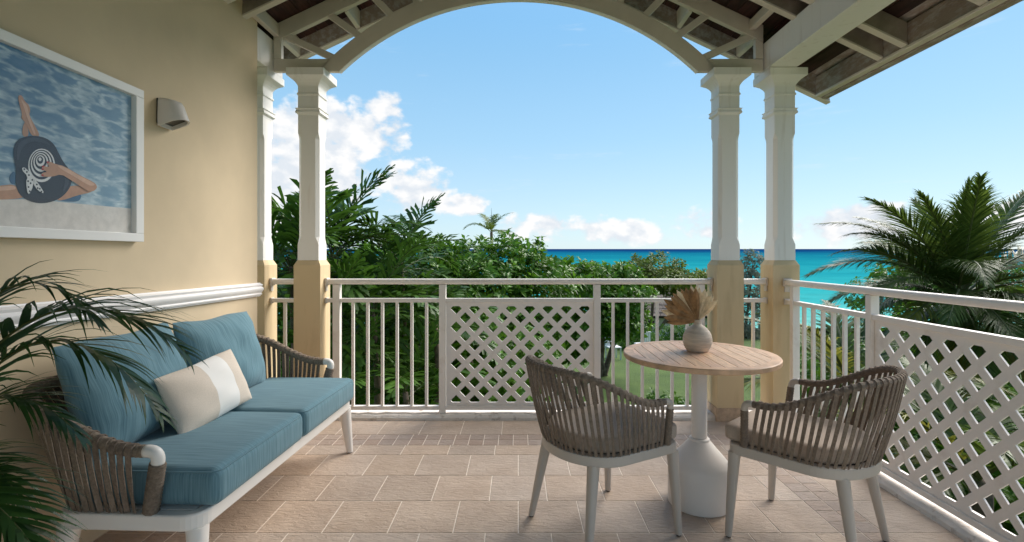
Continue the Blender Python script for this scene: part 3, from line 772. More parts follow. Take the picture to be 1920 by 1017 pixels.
# ================================================================== OBJECTS
# ------------------------------------------------------------------ woven furniture
def uplan(front, half, xback, rc=0.20):
    """U-shaped plan, open to +x: (x, y, outward normal, arc length)"""
    xc = xback + half * 0.80 if half < 0.4 else xback + rc
    pts = []
    if half < 0.4:
        rx = xc - xback
        for i in range(13): pts.append((lerp(front, xc, i / 12), -half, 0, -1))
        for i in range(1, 33):
            a = -pi / 2 - pi * i / 32
            nx, ny = cos(a) / rx, sin(a) / half; l = sqrt(nx * nx + ny * ny)
            pts.append((xc + rx * cos(a), half * sin(a), nx / l, ny / l))
        for i in range(1, 13): pts.append((lerp(xc, front, i / 12), half, 0, 1))
    else:
        r = rc
        for i in range(13): pts.append((lerp(front, xc, i / 12), -half, 0, -1))
        for i in range(1, 11):
            a = -pi / 2 - (pi / 2) * i / 10
            pts.append((xc + r * cos(a), -half + r + r * sin(a), cos(a), sin(a)))
        for i in range(1, 25): pts.append((xback, lerp(-half + r, half - r, i / 24), -1, 0))
        for i in range(1, 11):
            a = pi - (pi / 2) * i / 10
            pts.append((xc + r * cos(a), half - r + r * sin(a), cos(a), sin(a)))
        for i in range(1, 13): pts.append((lerp(xc, front, i / 12), half, 0, 1))
    L = [0.0]
    for i in range(1, len(pts)): L.append(L[-1] + sqrt((pts[i][0] - pts[i - 1][0]) ** 2 + (pts[i][1] - pts[i - 1][1]) ** 2))
    tot = L[-1]
    def at(t):
        s_ = max(0, min(1, t)) * tot
        lo = 0
        while lo < len(L) - 2 and L[lo + 1] < s_: lo += 1
        k = (s_ - L[lo]) / max(1e-9, L[lo + 1] - L[lo])
        a, b = pts[lo], pts[lo + 1]
        return tuple(lerp(a[j], b[j], k) for j in range(4))
    return at, tot

def woven_body(root, top, bot, ztop, zbot, nstrap, strap_w, rail_r, corner, t_first=0.03):
    """wrapped rail, straps and arm posts; top/bot = (at, length)"""
    ta, tl = top; ba, bl = bot
    # wrapped rail: thin bands of rope wound round the tube
    pts, rad = [], []
    nb_ = int(tl / 0.0165)
    c = corner / tl
    t = c
    bands = int((1 - 2 * c) * tl / 0.0165)
    for k in range(bands):
        for q, rr_ in ((0.02, 0.93), (0.18, 1.0), (0.8, 1.02), (0.97, 0.95)):
            tt = c + (1 - 2 * c) * (k + q) / bands
            x, y, nx, ny = ta(tt); pts.append((x, y, ztop(tt))); rad.append(rail_r * rr_ * 1.0)
    MB().tube(pts, rad, 9).build('wrapped_rail', M_ROPE, root, smooth=True)
    # each end: bare rounded corner and a wrapped post down to the seat frame
    for e in (0, 1):
        tt = c if e == 0 else 1 - c
        x, y, nx, ny = ta(tt); z = ztop(tt)
        x2, y2, _, _ = ta(0.0 if e == 0 else 1.0)
        bx, by, _, _ = ba(t_first if e == 0 else 1 - t_first)
        cr = 0.03 if half_is_chair else 0.04
        arc_pts = [(x, y, z)]
        pf = Vector((x2, y2, ztop(0.0)))
        down = Vector((bx + 0.0, by, zbot + 0.0)) - pf; down.normalize()
        d_in = Vector((x2 - x, y2 - y, 0)).normalized()
        P0 = pf - d_in * cr; P1 = pf; P2 = pf + down * cr
        for i in range(9):
            u = i / 8; q = P0 * (1 - u) ** 2 + P1 * 2 * u * (1 - u) + P2 * u * u
            arc_pts.append(tuple(q))
        arc_pts.append(tuple(pf + down * (cr + 0.004)))
        MB().tube(arc_pts, rail_r * 0.97, 12).build('arm_corner', M_FRAME if half_is_chair else M_SOFAFRAME, root, smooth=True)
        s0 = pf + down * (cr + 0.004); s1 = Vector((bx, by, zbot + 0.002))
        n = int((s1 - s0).length / 0.012)
        pp, rr2 = [], []
        for k in range(n):
            for q, r_ in ((0.03, 0.95), (0.3, 1.03), (0.7, 1.03), (0.97, 0.95)):
                pp.append(tuple(s0.lerp(s1, (k + q) / n))); rr2.append(rail_r * (1.08 if half_is_chair else 1.2) * r_)
        MB().tube(pp, rr2, 9).build('wrapped_post', M_ROPE, root, smooth=True)
    # straps
    for k in range(nstrap):
        u = (k + 0.5) / nstrap
        tt = lerp(c + 0.012, 1 - c - 0.012, u)
        tb = lerp(t_first + 0.02, 1 - t_first - 0.02, u)
        x, y, nx, ny = ta(tt); z = ztop(tt)
        bx, by, bnx, bny = ba(tb)
        no = Vector((nx, ny, 0)); nbm = Vector((bnx, bny, 0))
        A = Vector((x, y, z)); B = Vector((bx, by, zbot)) + nbm * 0.004
        pts, nr, wd = [], [], []
        # over the rail, then straight down, lightly twisted
        for a in (150, 115, 75, 35, 0):
            ar = radians(a); pts.append(A + no * cos(ar) * (rail_r + 0.0012) + Vector((0, 0, 1)) * sin(ar) * (rail_r + 0.0012))
            nr.append(no * cos(ar) + Vector((0, 0, 1)) * sin(ar)); wd.append(strap_w)
        tw = U(0.15, 0.55) * (1 if k % 2 else -1)
        st = A + no * (rail_r + 0.0012)
        side = Vector((-no.y, no.x, 0)); jit = U(-0.004, 0.004)
        for q in (0.12, 0.35, 0.6, 0.82, 1.0):
            p = st.lerp(B, q) + no * (0.006 * sin(pi * q)) + side * jit * q
            nn = no.lerp(nbm, q); s2 = Vector((-nn.y, nn.x, 0))
            a = tw * smooth01((q - 0.25) / 0.75)
            pts.append(p); nr.append(nn * cos(a) + s2 * sin(a)); wd.append(strap_w * (1 - 0.18 * q))
        MB().ribbon(pts, nr, wd, 0.0035).build('rope_strap', M_ROPE, root)

def tapered_leg(root, top, foot, m, r_top, r_foot):
    a, b = Vector(top), Vector(foot)
    loops = []
    for t in (0, 0.25, 0.5, 0.75, 1.0):
        p = a.lerp(b, t); r = lerp(r_top, r_foot, t)
        loops.append([(p.x + r * (abs(cos(w)) ** 0.7) * (1 if cos(w) > 0 else -1), p.y + r * (abs(sin(w)) ** 0.7) * (1 if sin(w) > 0 else -1), p.z) for w in [2 * pi * k / 12 for k in range(12)]])
    o = MB().loft(loops).build('leg', m, root, angle=50)
    MB().lathe([(r_foot * 0.8, -0.006), (r_foot * 0.8, 0.0)], (b.x, b.y, 0.0062), 10).build('glide', M_BLACK, o)
    return o

def rounded_box(hx, hy, hz, r, n=6, crown=0.0, uvdir='x'):
    """rounded cushion block centred on the origin; UV along the weave"""
    key = {}; vs = []; fs = []
    def vert(p):
        k = tuple(round(c, 5) for c in p)
        if k not in key: key[k] = len(vs); vs.append(p)
        return key[k]
    def mapp(u, v, ax, s_):
        p = [0, 0, 0]; p[ax] = s_; p[(ax + 1) % 3] = u; p[(ax + 2) % 3] = v
        q = [p[0] * hx, p[1] * hy, p[2] * hz]
        inner = [max(-(h - r), min(h - r, c)) for c, h in zip(q, (hx, hy, hz))]
        d = Vector([a - b for a, b in zip(q, inner)])
        if d.length > 1e-9: d = d.normalized() * r
        o = Vector(inner) + d
        if crown:
            o.z += crown * (1 if p[2] > 0 else 0.2) * max(0, o.z / hz) * (1 - (o.x / hx) ** 2) * (1 - (o.y / hy) ** 2)
        return tuple(o)
    g_ = []
    for i in range(n + 1):
        a = -1 + 2 * i / n; g_.append(a)
    # finer near edges
    g_ = sorted(set([-1, -0.985, -0.965, -0.94, -0.91, -0.87] + [-0.8 + 1.6 * i / n for i in range(n + 1)] + [0.87, 0.91, 0.94, 0.965, 0.985, 1]))
    for ax in range(3):
        for s_ in (-1, 1):
            for i in range(len(g_) - 1):
                for j in range(len(g_) - 1):
                    q = [vert(mapp(g_[i], g_[j], ax, s_)), vert(mapp(g_[i + 1], g_[j], ax, s_)), vert(mapp(g_[i + 1], g_[j + 1], ax, s_)), vert(mapp(g_[i], g_[j + 1], ax, s_))]
                    if s_ < 0: q.reverse()
                    q2 = []
                    for w in q:
                        if w not in q2: q2.append(w)
                    if len(q2) >= 3: fs.append(tuple(q2))
    b = MB(); b.v = vs; b.f = fs
    return b

def set_uv(o, fn):
    me = o.data; uv = me.uv_layers.new(name='UVMap')
    for lp in me.loops:
        uv.data[lp.index].uv = fn(me.vertices[lp.vertex_index].co)

def seat_uv(o):
    me = o.data; uv = me.uv_layers.new(name='UVMap')
    for p in me.polygons:
        for li in p.loop_indices:
            c = me.vertices[me.loops[li].vertex_index].co
            if abs(p.normal.y) > 0.75: uv.data[li].uv = (c.x + 5, c.z)
            elif abs(p.normal.x) > 0.75: uv.data[li].uv = (c.y, c.z + 0.4)
            else: uv.data[li].uv = (c.y, c.x)

def pillow(w, h, t, n=22, pinch=0.06, wr=0.0, seed=0, cuts=()):
    """soft cushion standing in local yz (y across, z up), thickness along x; returns MB"""
    rnd = random.Random(seed); b = MB(); b.um = []; vs = []; fs = []
    ph = [rnd.uniform(0, 6.28) for _ in range(6)]
    def prof(u): return max(0.0, 1 - abs(u) ** 2.6) ** 0.55
    def pos(u, v, s_):
        th = t / 2 * prof(u) * prof(v)
        y = w / 2 * u * (1 - pinch * (1 - v * v)); z = h / 2 * v * (1 - pinch * (1 - u * u))
        wob = wr * (sin(7 * u + 5 * v + ph[0]) + 0.7 * sin(11 * v - 4 * u + ph[1])) * prof(u) * prof(v)
        # creases running out from the corners
        cr = wr * 1.5 * sin(16 * (abs(u) - abs(v)) + ph[2]) * (abs(u) * abs(v)) ** 2
        return (s_ * (th + wob + cr * prof(u)), y, z + wr * 0.8 * sin(5 * u + ph[3]) * (v + 1) / 2)
    g_ = [sin(pi / 2 * (-1 + 2 * i / n)) for i in range(n + 1)]
    gu = sorted(g_ + list(cuts)); nu = len(gu) - 1
    id_ = {}
    for s_ in (1, -1):
        for i, u in enumerate(gu):
            for j, v in enumerate(g_):
                e = i in (0, nu) or j in (0, n)
                k = (i, j, 0 if e else s_)
                if k not in id_: id_[k] = len(vs); vs.append(pos(u, v, s_))
    for s_ in (1, -1):
        for i in range(nu):
            for j in range(n):
                q = []
                for a, c in ((i, j), (i + 1, j), (i + 1, j + 1), (i, j + 1)):
                    e = a in (0, nu) or c in (0, n); q.append(id_[(a, c, 0 if e else s_)])
                if s_ < 0: q.reverse()
                fs.append(tuple(q)); b.um.append((gu[i] + gu[i + 1]) / 2)
    b.v = vs; b.f = fs; return b

# ---- sofa
half_is_chair = False
sofa = empty('sofa', (-1.372, 2.545, 0), rz=radians(-2.2), label='white framed sofa with woven rope arms against the yellow wall', cat='sofa')
SHL = 0.745
def frame_ring(x0, x1, hl, r, z0, z1, wdt):
    def rr_(x0, x1, h, r):
        p = []
        for cx, cy, a0 in ((x1 - r, -h + r, -90), (x1 - r, h - r, 0), (x0 + r, h - r, 90), (x0 + r, -h + r, 180)):
            for i in range(7): a = radians(a0 + 90 * i / 6); p.append((cx + r * cos(a), cy + r * sin(a)))
        return p
    o_ = rr_(x0, x1, hl, r); i_ = rr_(x0 + wdt, x1 - wdt, hl - wdt, max(0.01, r - wdt))
    n = len(o_)
    b = MB(); vs = [(x, y, z0) for x, y in o_] + [(x, y, z1) for x, y in o_] + [(x, y, z1) for x, y in i_] + [(x, y, z0) for x, y in i_]
    fs = []
    for k in range(4):
        for i in range(n):
            j = (i + 1) % n; a, c = k * n, ((k + 1) % 4) * n
            fs.append((a + i, a + j, c + j, c + i))
    return b.add(vs, fs)
frame_ring(-0.275, 0.275, SHL, 0.07, 0.290, 0.348, 0.045).build('base_frame', M_SOFAFRAME, sofa, bevel=0.008, bseg=3)
MB().box(-0.225, 0.225, -SHL + 0.05, SHL - 0.05, 0.330, 0.3465).build('seat_deck', M_SOFAFRAME, sofa)
for sx, sy in ((1, -1), (1, 1), (-1, -1), (-1, 1)):
    tapered_leg(sofa, (sx * 0.238, sy * (SHL - 0.045), 0.296), (sx * 0.262, sy * (SHL - 0.02), 0.006), M_SOFAFRAME, 0.035, 0.019)
stop, sbot = uplan(0.135, SHL + 0.005, -0.455), uplan(0.15, SHL - 0.02, -0.262, 0.085)
def sofa_z(t):
    x, y, _, _ = stop[0](t)
    return 0.578 + 0.165 * smooth01((0.06 - x) / 0.50) + 0.02 * smooth01((-0.3 - x) / 0.15)
woven_body(sofa, stop, sbot, sofa_z, 0.349, 78, 0.021, 0.0225, 0.05)
for k, (y0, y1) in enumerate(((-0.695, -0.004), (0.004, 0.695))):
    c = rounded_box(0.285, (y1 - y0) / 2, 0.072, 0.038, 8, crown=0.012)
    o = c.build('seat_cushion', M_TEAL, sofa, smooth=True)
    o.location = (0.025, (y0 + y1) / 2, 0.421)
    seat_uv(o)
    # piping round the upper edge
    pp = []
    hx, hy, r = 0.285 - 0.006, (y1 - y0) / 2 - 0.006, 0.04
    for cx, cy, a0 in ((hx - r, -hy + r, -90), (hx - r, hy - r, 0), (-hx + r, hy - r, 90), (-hx + r, -hy + r, 180)):
        for i in range(5): a = radians(a0 + 90 * i / 4); pp.append((cx + r * cos(a), cy + r * sin(a), 0.058))
    pp.append(pp[0])
    MB().tube(pp, 0.0035, 6, False).build('piping', M_TEAL, o, smooth=True)
def back_cushion(y, w, lean, yaw, seed, h=0.47):
    o = pillow(w, h, 0.21, 26, 0.035, 0.006, seed).build('back_cushion', M_TEAL, sofa, smooth=True)
    o.location = (-0.285, y, 0.49 + h / 2 * 0.93); o.rotation_euler = (0, -lean, yaw)
    set_uv(o, lambda p: (p.y + 3, p.z + p.x * 0.2))
back_cushion(-0.345, 0.67, radians(18), radians(5), 3)
back_cushion(0.285, 0.61, radians(16), radians(-2), 5, 0.46)

# ---- accent pillow (lies on the sofa: a thing of its own)
ap = pillow(0.50, 0.285, 0.135, 24, 0.03, 0.0022, 9, cuts=(-0.145, 0.465))
apo = ap.build('throw_pillow', [M_LINEN, M_OFFWHITE], None, smooth=True)
for pl, um in zip(apo.data.polygons, ap.um): pl.material_index = 1 if -0.145 < um < 0.465 else 0
apo.location = (-1.474, 2.412, 0.628); apo.rotation_euler = (radians(5), radians(-22), radians(-7))
tag(apo, 'beige linen throw pillow with a wide white stripe on the sofa', 'pillow')

# ---- dining chairs
half_is_chair = True
def make_chair(label):
    t = empty('armchair', (0, 0, 0), label=label, cat='chair', group='rope armchairs at the round table')
    top, bot = uplan(0.165, 0.282, -0.335), uplan(0.195, 0.248, -0.262)
    # D-shaped seat frame
    def dplan(front, half, xback, r=0.05):
        at, _ = uplan(front - r, half, xback); pts = [at(i / 60)[:2] for i in range(61)]
        for a in range(1, 6):
            w = radians(90 - 90 * a / 5); pts.append((front - r + r * cos(w), half - r + r * sin(w)))
        for a in range(0, 5):
            w = radians(-90 * a / 5); pts.append((front - r + r * cos(w), -half + r + r * sin(w)))
        return pts
    o_, i_ = dplan(0.262, 0.252, -0.268), dplan(0.222, 0.212, -0.228)
    n = len(o_); b = MB()
    vs = [(x, y, 0.378) for x, y in o_] + [(x, y, 0.424) for x, y in o_] + [(x, y, 0.424) for x, y in i_] + [(x, y, 0.378) for x, y in i_]
    b.add(vs, [(k * n + i, k * n + (i + 1) % n, ((k + 1) % 4) * n + (i + 1) % n, ((k + 1) % 4) * n + i) for k in range(4) for i in range(n)])
    b.build('seat_frame', M_FRAME, t, bevel=0.006, bseg=2)
    MB().prism_xy(dplan(0.222, 0.212, -0.228), 0.402, 0.416).build('seat_deck', M_BLACK, t)
    for sx, sy in ((1, -1), (1, 1), (-1, -1), (-1, 1)):
        tapered_leg(t, ((0.232 if sx > 0 else -0.178), sy * (0.228 if sx > 0 else 0.178), 0.385), ((0.252 if sx > 0 else -0.242), sy * (0.248 if sx > 0 else 0.225), 0.006), M_FRAME, 0.025, 0.014)
    # cushion
    base = dplan(0.295, 0.222, -0.235, 0.045)
    loops = []
    for s_, z in ((0.965, 0.4255), (0.995, 0.432), (1.0, 0.442), (1.0, 0.474), (0.99, 0.483), (0.965, 0.490), (0.85, 0.493), (0.4, 0.495)):
        loops.append([(x * s_, y * s_, z) for x, y in base])
    MB().loft(loops).build('seat_cushion', M_SEATPAD, t, angle=60)
    def cz(tt):
        x, y, _, _ = top[0](tt)
        return 0.630 + 0.150 * smooth01((0.09 - x) / 0.42)
    woven_body(t, top, bot, cz, 0.4245, 44, 0.0158, 0.0150, 0.035, 0.012)
    return t
ch1 = make_chair('rope armchair on the left of the round table, seen from behind')
ch1.location = (0.385, 2.392, 0); ch1.rotation_euler = (0, 0, radians(29.5))
ch2 = copy_tree(ch1)
ch2['label'] = 'rope armchair between the round table and the lattice side railing'
ch2.location = (1.300, 2.275, 0); ch2.rotation_euler = (0, 0, radians(133))

# ---- round table
TX, TYc = 0.926, 2.60
tab = empty('round_table', (TX, TYc, 0), label='round teak table on a white bottle-shaped pedestal', cat='table')
MB().lathe([(0.148, 0.0), (0.153, 0.004), (0.1555, 0.02), (0.155, 0.12), (0.1525, 0.190), (0.150, 0.205), (0.144, 0.217), (0.124, 0.241), (0.092, 0.277), (0.062, 0.312), (0.052, 0.324), (0.050, 0.333), (0.046, 0.337), (0.030, 0.338)], seg=48).build('pedestal_base', M_PEDESTAL, tab, angle=24)
MB().lathe([(0.0385, 0.3385), (0.0385, 0.722), (0.16, 0.728), (0.16, 0.7395)], seg=32).build('pole', M_PEDESTAL, tab, angle=40)
RT, RI, ZT = 0.380, 0.331, 0.767
seg = 72
ring = [(RI, ZT - 0.024), (RT - 0.004, ZT - 0.026), (RT, ZT - 0.022), (RT, ZT - 0.004), (RT - 0.004, ZT), (RI, ZT)]
vs, fs = [], []
for r, z in ring: vs += [(r * cos(2 * pi * i / seg), r * sin(2 * pi * i / seg), z) for i in range(seg)]
for k in range(6):
    for i in range(seg):
        j = (i + 1) % seg; a, c = k * seg, ((k + 1) % 6) * seg
        fs.append((a + i, a + j, c + j, c + i))
MB().add(vs, fs).build('tabletop_ring', M_TEAKRING, tab, angle=40)
cuts = [-0.3305] + [-0.305 + 0.061 * k for k in range(11)] + [0.3305]
for a, b_ in zip(cuts[:-1], cuts[1:]):
    a2, b2 = a + 0.0018, b_ - 0.0018
    if a < -0.330: a2 = -0.3295
    if b_ > 0.330: b2 = 0.3295
    poly = []
    for i in range(9):
        x = lerp(a2, b2, i / 8); poly.append((x, sqrt(max(0, (RI - 0.0008) ** 2 - x * x))))
    poly += [(x, -y) for x, y in reversed(poly)]
    q = []
    for p in poly:
        if not q or (abs(p[0] - q[-1][0]) + abs(p[1] - q[-1][1])) > 1e-5: q.append(p)
    MB().prism_xy(q, ZT - 0.022, ZT - 0.0006).build('slat', M_TEAK, tab)
MB().lathe([(RI - 0.002, ZT - 0.0275), (RI - 0.002, ZT - 0.0245)], seg=48).build('underside_plate', M_PEDESTAL, tab)

# ---- vase and dried palm spears
vase = empty('vase', (0.936, 2.655, ZT), label='pale ribbed clay vase on the round table', cat='vase')
vp = [(0.045, 0.0), (0.0525, 0.002), (0.058, 0.010), (0.068, 0.028), (0.0735, 0.050), (0.0735, 0.066), (0.069, 0.086), (0.060, 0.105), (0.047, 0.121), (0.034, 0.131), (0.023, 0.137), (0.0195, 0.141),
      (0.0185, 0.150), (0.0195, 0.161), (0.0185, 0.164), (0.015, 0.164), (0.014, 0.15), (0.014, 0.138)]
vpr = []
for i in range(len(vp) - 1):
    for k in range(3 if i < 10 else 1):
        t = k / 3 if i < 10 else 0
        r = lerp(vp[i][0], vp[i + 1][0], t); z = lerp(vp[i][1], vp[i + 1][1], t)
        vpr.append((r + (0.0006 * sin(z * 900) if i > 1 else 0), z))
vpr.append(vp[-1])
MB().lathe(vpr, seg=40).build('body', M_VASE, vase, smooth=True)
def spear_fan(angles, lens, m, label, ybase, tilt):
    t = empty('dried_palm_fan', (0.936, 2.655 + ybase, ZT + 0.160), label=label, cat='dried leaf')
    MB().tube([(0, 0, -0.085), (0, 0, -0.02), (0, 0, 0.014)], 0.0035, 6).build('stalk', M_DRY2, t)
    for k, (a, L) in enumerate(zip(angles, lens)):
        d = Vector((sin(radians(a)), tilt + U(-0.12, 0.12), cos(radians(a)))).normalized()
        w = L * 0.075 + 0.006
        sdv = Vector((d.z, 0, -d.x)).normalized(); fold = Vector((0, -1, 0))
        loops = []; b = MB()
        vs = []
        for i in range(7):
            u = i / 6; wid = w * (0.10 + 0.9 * sin(pi * min(1, u * 0.62 + 0.05)) ** 0.8) * (1 - max(0, (u - 0.72) / 0.28) ** 1.6 * 0.93)
            c = d * L * u + fold * 0.018 * u * u * (1 if k % 2 else -0.6)
            vs += [tuple(c + sdv * wid), tuple(c + fold * wid * 0.55), tuple(c - sdv * wid)]
        fs = []
        for i in range(6):
            for q in (0, 1): fs.append((3 * i + q, 3 * i + q + 1, 3 * i + q + 4, 3 * i + q + 3))
        b.add(vs, fs)
        b.build('blade', m[k % len(m)], t, smooth=False, fix=False)
spear_fan([-93, -84, -75, -66, -58, -50, -43, -36, -29, -22, -15, -8], [0.165, 0.185, 0.195, 0.200, 0.205, 0.200, 0.198, 0.196, 0.19, 0.188, 0.18, 0.175],
          [M_DRY1, M_DRY1, M_DRY2, M_DRY1, M_DRY1], 'brown dried palm fan spreading left from the clay vase', -0.002, -0.10)
spear_fan([-9, -2, 5, 12, 20, 28, 36, 44, 51], [0.185, 0.18, 0.172, 0.168, 0.162, 0.157, 0.155, 0.150, 0.145],
          [M_DRY2], 'cream dried palm fan spreading right from the clay vase', 0.004, 0.06)

# ------------------------------------------------------------------ framed picture on the wall
PX = -1.850
def on_plane(px, py, X):
    Y = -X * 952.0 / (972.0 - px); return Y, EYE + (477.0 - py) / 952.0 * Y
pic = empty('framed_picture', (WALLX, 2.0, 1.70), label='large white framed photograph of a bather in a pool', cat='picture')
FY0, FY1, FZ0, FZ1 = 1.28, 2.510, 1.334, 2.081
def fr_bar(y0, y1, z0, z1, name='frame_bar'):
    MB().box(0.0015, PX - WALLX, y0 - 2.0, y1 - 2.0, z0 - 1.70, z1 - 1.70).build(name, M_PFRAME, pic, bevel=0.002)
fw = 0.040
fr_bar(FY0, FY1, FZ1 - fw, FZ1); fr_bar(FY0, FY1, FZ0, FZ0 + fw)
fr_bar(FY1 - 0.05, FY1, FZ0 + fw + 0.0005, FZ1 - fw - 0.0005); fr_bar(FY0, FY0 + 0.05, FZ0 + fw + 0.0005, FZ1 - fw - 0.0005)
def water_material():
    m = bpy.data.materials.new('printed_pool_water'); m.use_nodes = True
    nt = m.node_tree; b = nt.nodes['Principled BSDF']; b.inputs['Roughness'].default_value = 0.5; b.inputs['Specular IOR Level'].default_value = 0.2
    g_ = N(nt, 'ShaderNodeNewGeometry'); sp = N(nt, 'ShaderNodeSeparateXYZ'); nt.links.new(g_.outputs['Position'], sp.inputs[0])
    mp = N(nt, 'ShaderNodeMapping'); mp.inputs['Scale'].default_value = (1, 6.0, 17.0); nt.links.new(g_.outputs['Position'], mp.inputs[0])
    nn = N(nt, 'ShaderNodeTexNoise'); nn.inputs['Scale'].default_value = 1.4; nn.inputs['Detail'].default_value = 3; nt.links.new(mp.outputs[0], nn.inputs[0])
    mxv = N(nt, 'ShaderNodeMix', data_type='RGBA'); mxv.inputs[0].default_value = 0.55
    nt.links.new(mp.outputs[0], mxv.inputs[6]); nt.links.new(nn.outputs['Color'], mxv.inputs[7])
    v = N(nt, 'ShaderNodeTexVoronoi', feature='DISTANCE_TO_EDGE'); v.inputs['Scale'].default_value = 1.9
    nt.links.new(mxv.outputs[2], v.inputs[0])
    mr = N(nt, 'ShaderNodeMapRange', interpolation_type='SMOOTHSTEP'); mr.inputs[1].default_value = 0.0; mr.inputs[2].default_value = 0.20
    mr.inputs[3].default_value = 1.0; mr.inputs[4].default_value = 0.0; nt.links.new(v.outputs[0], mr.inputs[0])
    n2 = N(nt, 'ShaderNodeTexNoise'); n2.inputs['Scale'].default_value = 2.2; n2.inputs['Detail'].default_value = 6; nt.links.new(mp.outputs[0], n2.inputs[0])
    f = math_node(nt, 'MULTIPLY', math_node(nt, 'MULTIPLY', mr.outputs[0], math_node(nt, 'MULTIPLY', n2.outputs[0], n2.outputs[0])), 1.5)
    # printed colour: deeper blue towards the top left of the print
    gr = math_node(nt, 'ADD', math_node(nt, 'MULTIPLY', math_node(nt, 'SUBTRACT', sp.outputs[1], 1.75), 0.75), math_node(nt, 'MULTIPLY', math_node(nt, 'SUBTRACT', 2.05, sp.outputs[2]), 0.75))
    gr = math_node(nt, 'ADD', gr, math_node(nt, 'MULTIPLY', math_node(nt, 'SUBTRACT', n2.outputs[0], 0.5), 0.6), clamp=True)
    c1 = N(nt, 'ShaderNodeMix', data_type='RGBA'); c1.inputs[6].default_value = (0.035, 0.13, 0.26, 1); c1.inputs[7].default_value = (0.25, 0.39, 0.50, 1)
    nt.links.new(gr, c1.inputs[0])
    c2 = N(nt, 'ShaderNodeMix', data_type='RGBA'); c2.inputs[7].default_value = (0.74, 0.84, 0.86, 1)
    nt.links.new(f, c2.inputs[0]); nt.links.new(c1.outputs[2], c2.inputs[6]); nt.links.new(c2.outputs[2], b.inputs['Base Color'])
    return m
XP = WALLX + 0.014
prt = MB().box(XP - WALLX - 0.004, XP - WALLX, FY0 + 0.045 - 2, FY1 - 0.045 - 2, FZ0 + fw - 0.004 - 1.7, FZ1 - fw + 0.004 - 1.7).build('print', water_material(), pic)
def pm(name, c): return mat(name, c, 0.55, spec=0.2, var=0.08, var_scale=30)
P_SKIN, P_NAVY, P_WHT, P_LEDGE, P_SHADE = pm('print_skin', (0.50, 0.27, 0.17)), pm('print_navy', (0.022, 0.027, 0.045)), pm('print_white', (0.72, 0.71, 0.72)), pm('print_ledge', (0.66, 0.62, 0.58)), pm('print_deep_blue', (0.05, 0.13, 0.24))
P_RED = pm('print_red', (0.45, 0.05, 0.05))
def shape(pts, m, name, lvl, parent=None, smoothit=2):
    """flat printed shape: outline given in image measurements, laid on the print"""
    P = [on_plane(x * 0.3933, 60 + y * 0.3933, XP) for x, y in pts]
    for _ in range(smoothit):
        Q = []
        for i in range(len(P)):
            a, b = P[i], P[(i + 1) % len(P)]
            Q += [(a[0] * .75 + b[0] * .25, a[1] * .75 + b[1] * .25), (a[0] * .25 + b[0] * .75, a[1] * .25 + b[1] * .75)]
        P = Q
    P = [(min(max(y, FY0 + 0.052), FY1 - 0.052), min(max(z, FZ0 + fw + 0.001), FZ1 - fw - 0.001)) for y, z in P]
    x = XP - WALLX + 0.0006 * lvl
    b = MB(); b.prism_yz([(y - 2, z - 1.7) for y, z in P], x - 0.0004, x)
    return b.build(name, m, prt)
shape([(-500, 796), (0, 800), (140, 797), (660, 847), (660, 1000), (-500, 1010)], P_LEDGE, 'printed_ledge', 1, smoothit=0)
shape([(40, 690), (70, 655), (80, 725), (50, 728)], P_SHADE, 'printed_shadow', 2)
shape([(270, 800), (320, 740), (390, 770), (378, 812), (300, 808)], P_SHADE, 'printed_shadow', 2)
shape([(103, 500), (108, 445), (122, 425), (140, 500)], P_SKIN, 'printed_leg', 2)
shape([(83, 312), (92, 300), (104, 306), (116, 332), (136, 348), (143, 378), (136, 398), (165, 448), (192, 500), (148, 500), (120, 432), (98, 412), (104, 392), (92, 350)], P_SKIN, 'printed_leg', 3)
shape([(-120, 742), (0, 734), (70, 725), (100, 770), (120, 788), (60, 799), (-120, 802)], P_SKIN, 'printed_arm', 2)
shape([(385, 735), (440, 740), (455, 750), (425, 768), (370, 778), (310, 800), (262, 806), (300, 760), (330, 733)], P_SKIN, 'printed_arm', 3)
shape([(62, 560), (75, 522), (110, 500), (160, 494), (215, 504), (256, 535), (278, 580), (300, 622), (328, 655), (342, 700), (335, 735), (308, 775), (270, 802), (220, 817), (165, 817), (112, 796), (84, 765), (70, 720), (75, 660), (65, 610)], P_NAVY, 'printed_hat', 4)
def ell(cx, cy, rx, ry, n=28): return [(cx + rx * cos(2 * pi * i / n), cy + ry * sin(2 * pi * i / n)) for i in range(n)]
for k in range(9):
    s_ = 1 - k / 9.0
    shape(ell(lerp(184, 195, s_), lerp(604, 637, s_), 64 * s_, 80 * s_), P_WHT if k % 2 == 0 else P_NAVY, 'printed_hat_ring', 5 + k * 0.35, smoothit=0)
shape([(188, 690), (192, 672), (222, 668), (190, 655), (195, 640), (232, 645), (215, 625), (230, 618), (262, 632), (300, 640), (380, 688), (440, 716), (458, 735), (450, 755), (422, 764), (390, 745), (330, 706), (285, 678), (240, 692)], P_SKIN, 'printed_arm', 10, smoothit=1)
for c in ((196, 684), (196, 655), (198, 642), (220, 622)): shape(ell(c[0], c[1], 6, 5, 8), P_RED, 'printed_nail', 11, smoothit=0)
shape([(94, 656), (106, 643), (130, 664), (152, 690), (160, 702), (150, 728), (146, 750), (126, 782), (116, 716), (126, 690)], P_WHT, 'printed_bow', 10, smoothit=1)
shape([(156, 700), (180, 728), (207, 774), (172, 756), (150, 722)], P_WHT, 'printed_bow', 10, smoothit=1)
for x, y in ((108, 655), (120, 668), (130, 683), (126, 712), (138, 722), (128, 740), (134, 760), (146, 706), (168, 728), (182, 748), (190, 762), (172, 745)):
    shape(ell(x, y, 4, 4.5, 8), P_NAVY, 'printed_dot', 11, smoothit=0)
P_SKINL = pm('print_skin_light', (0.66, 0.41, 0.29)); P_NAVYL = pm('print_navy_light', (0.045, 0.052, 0.075))
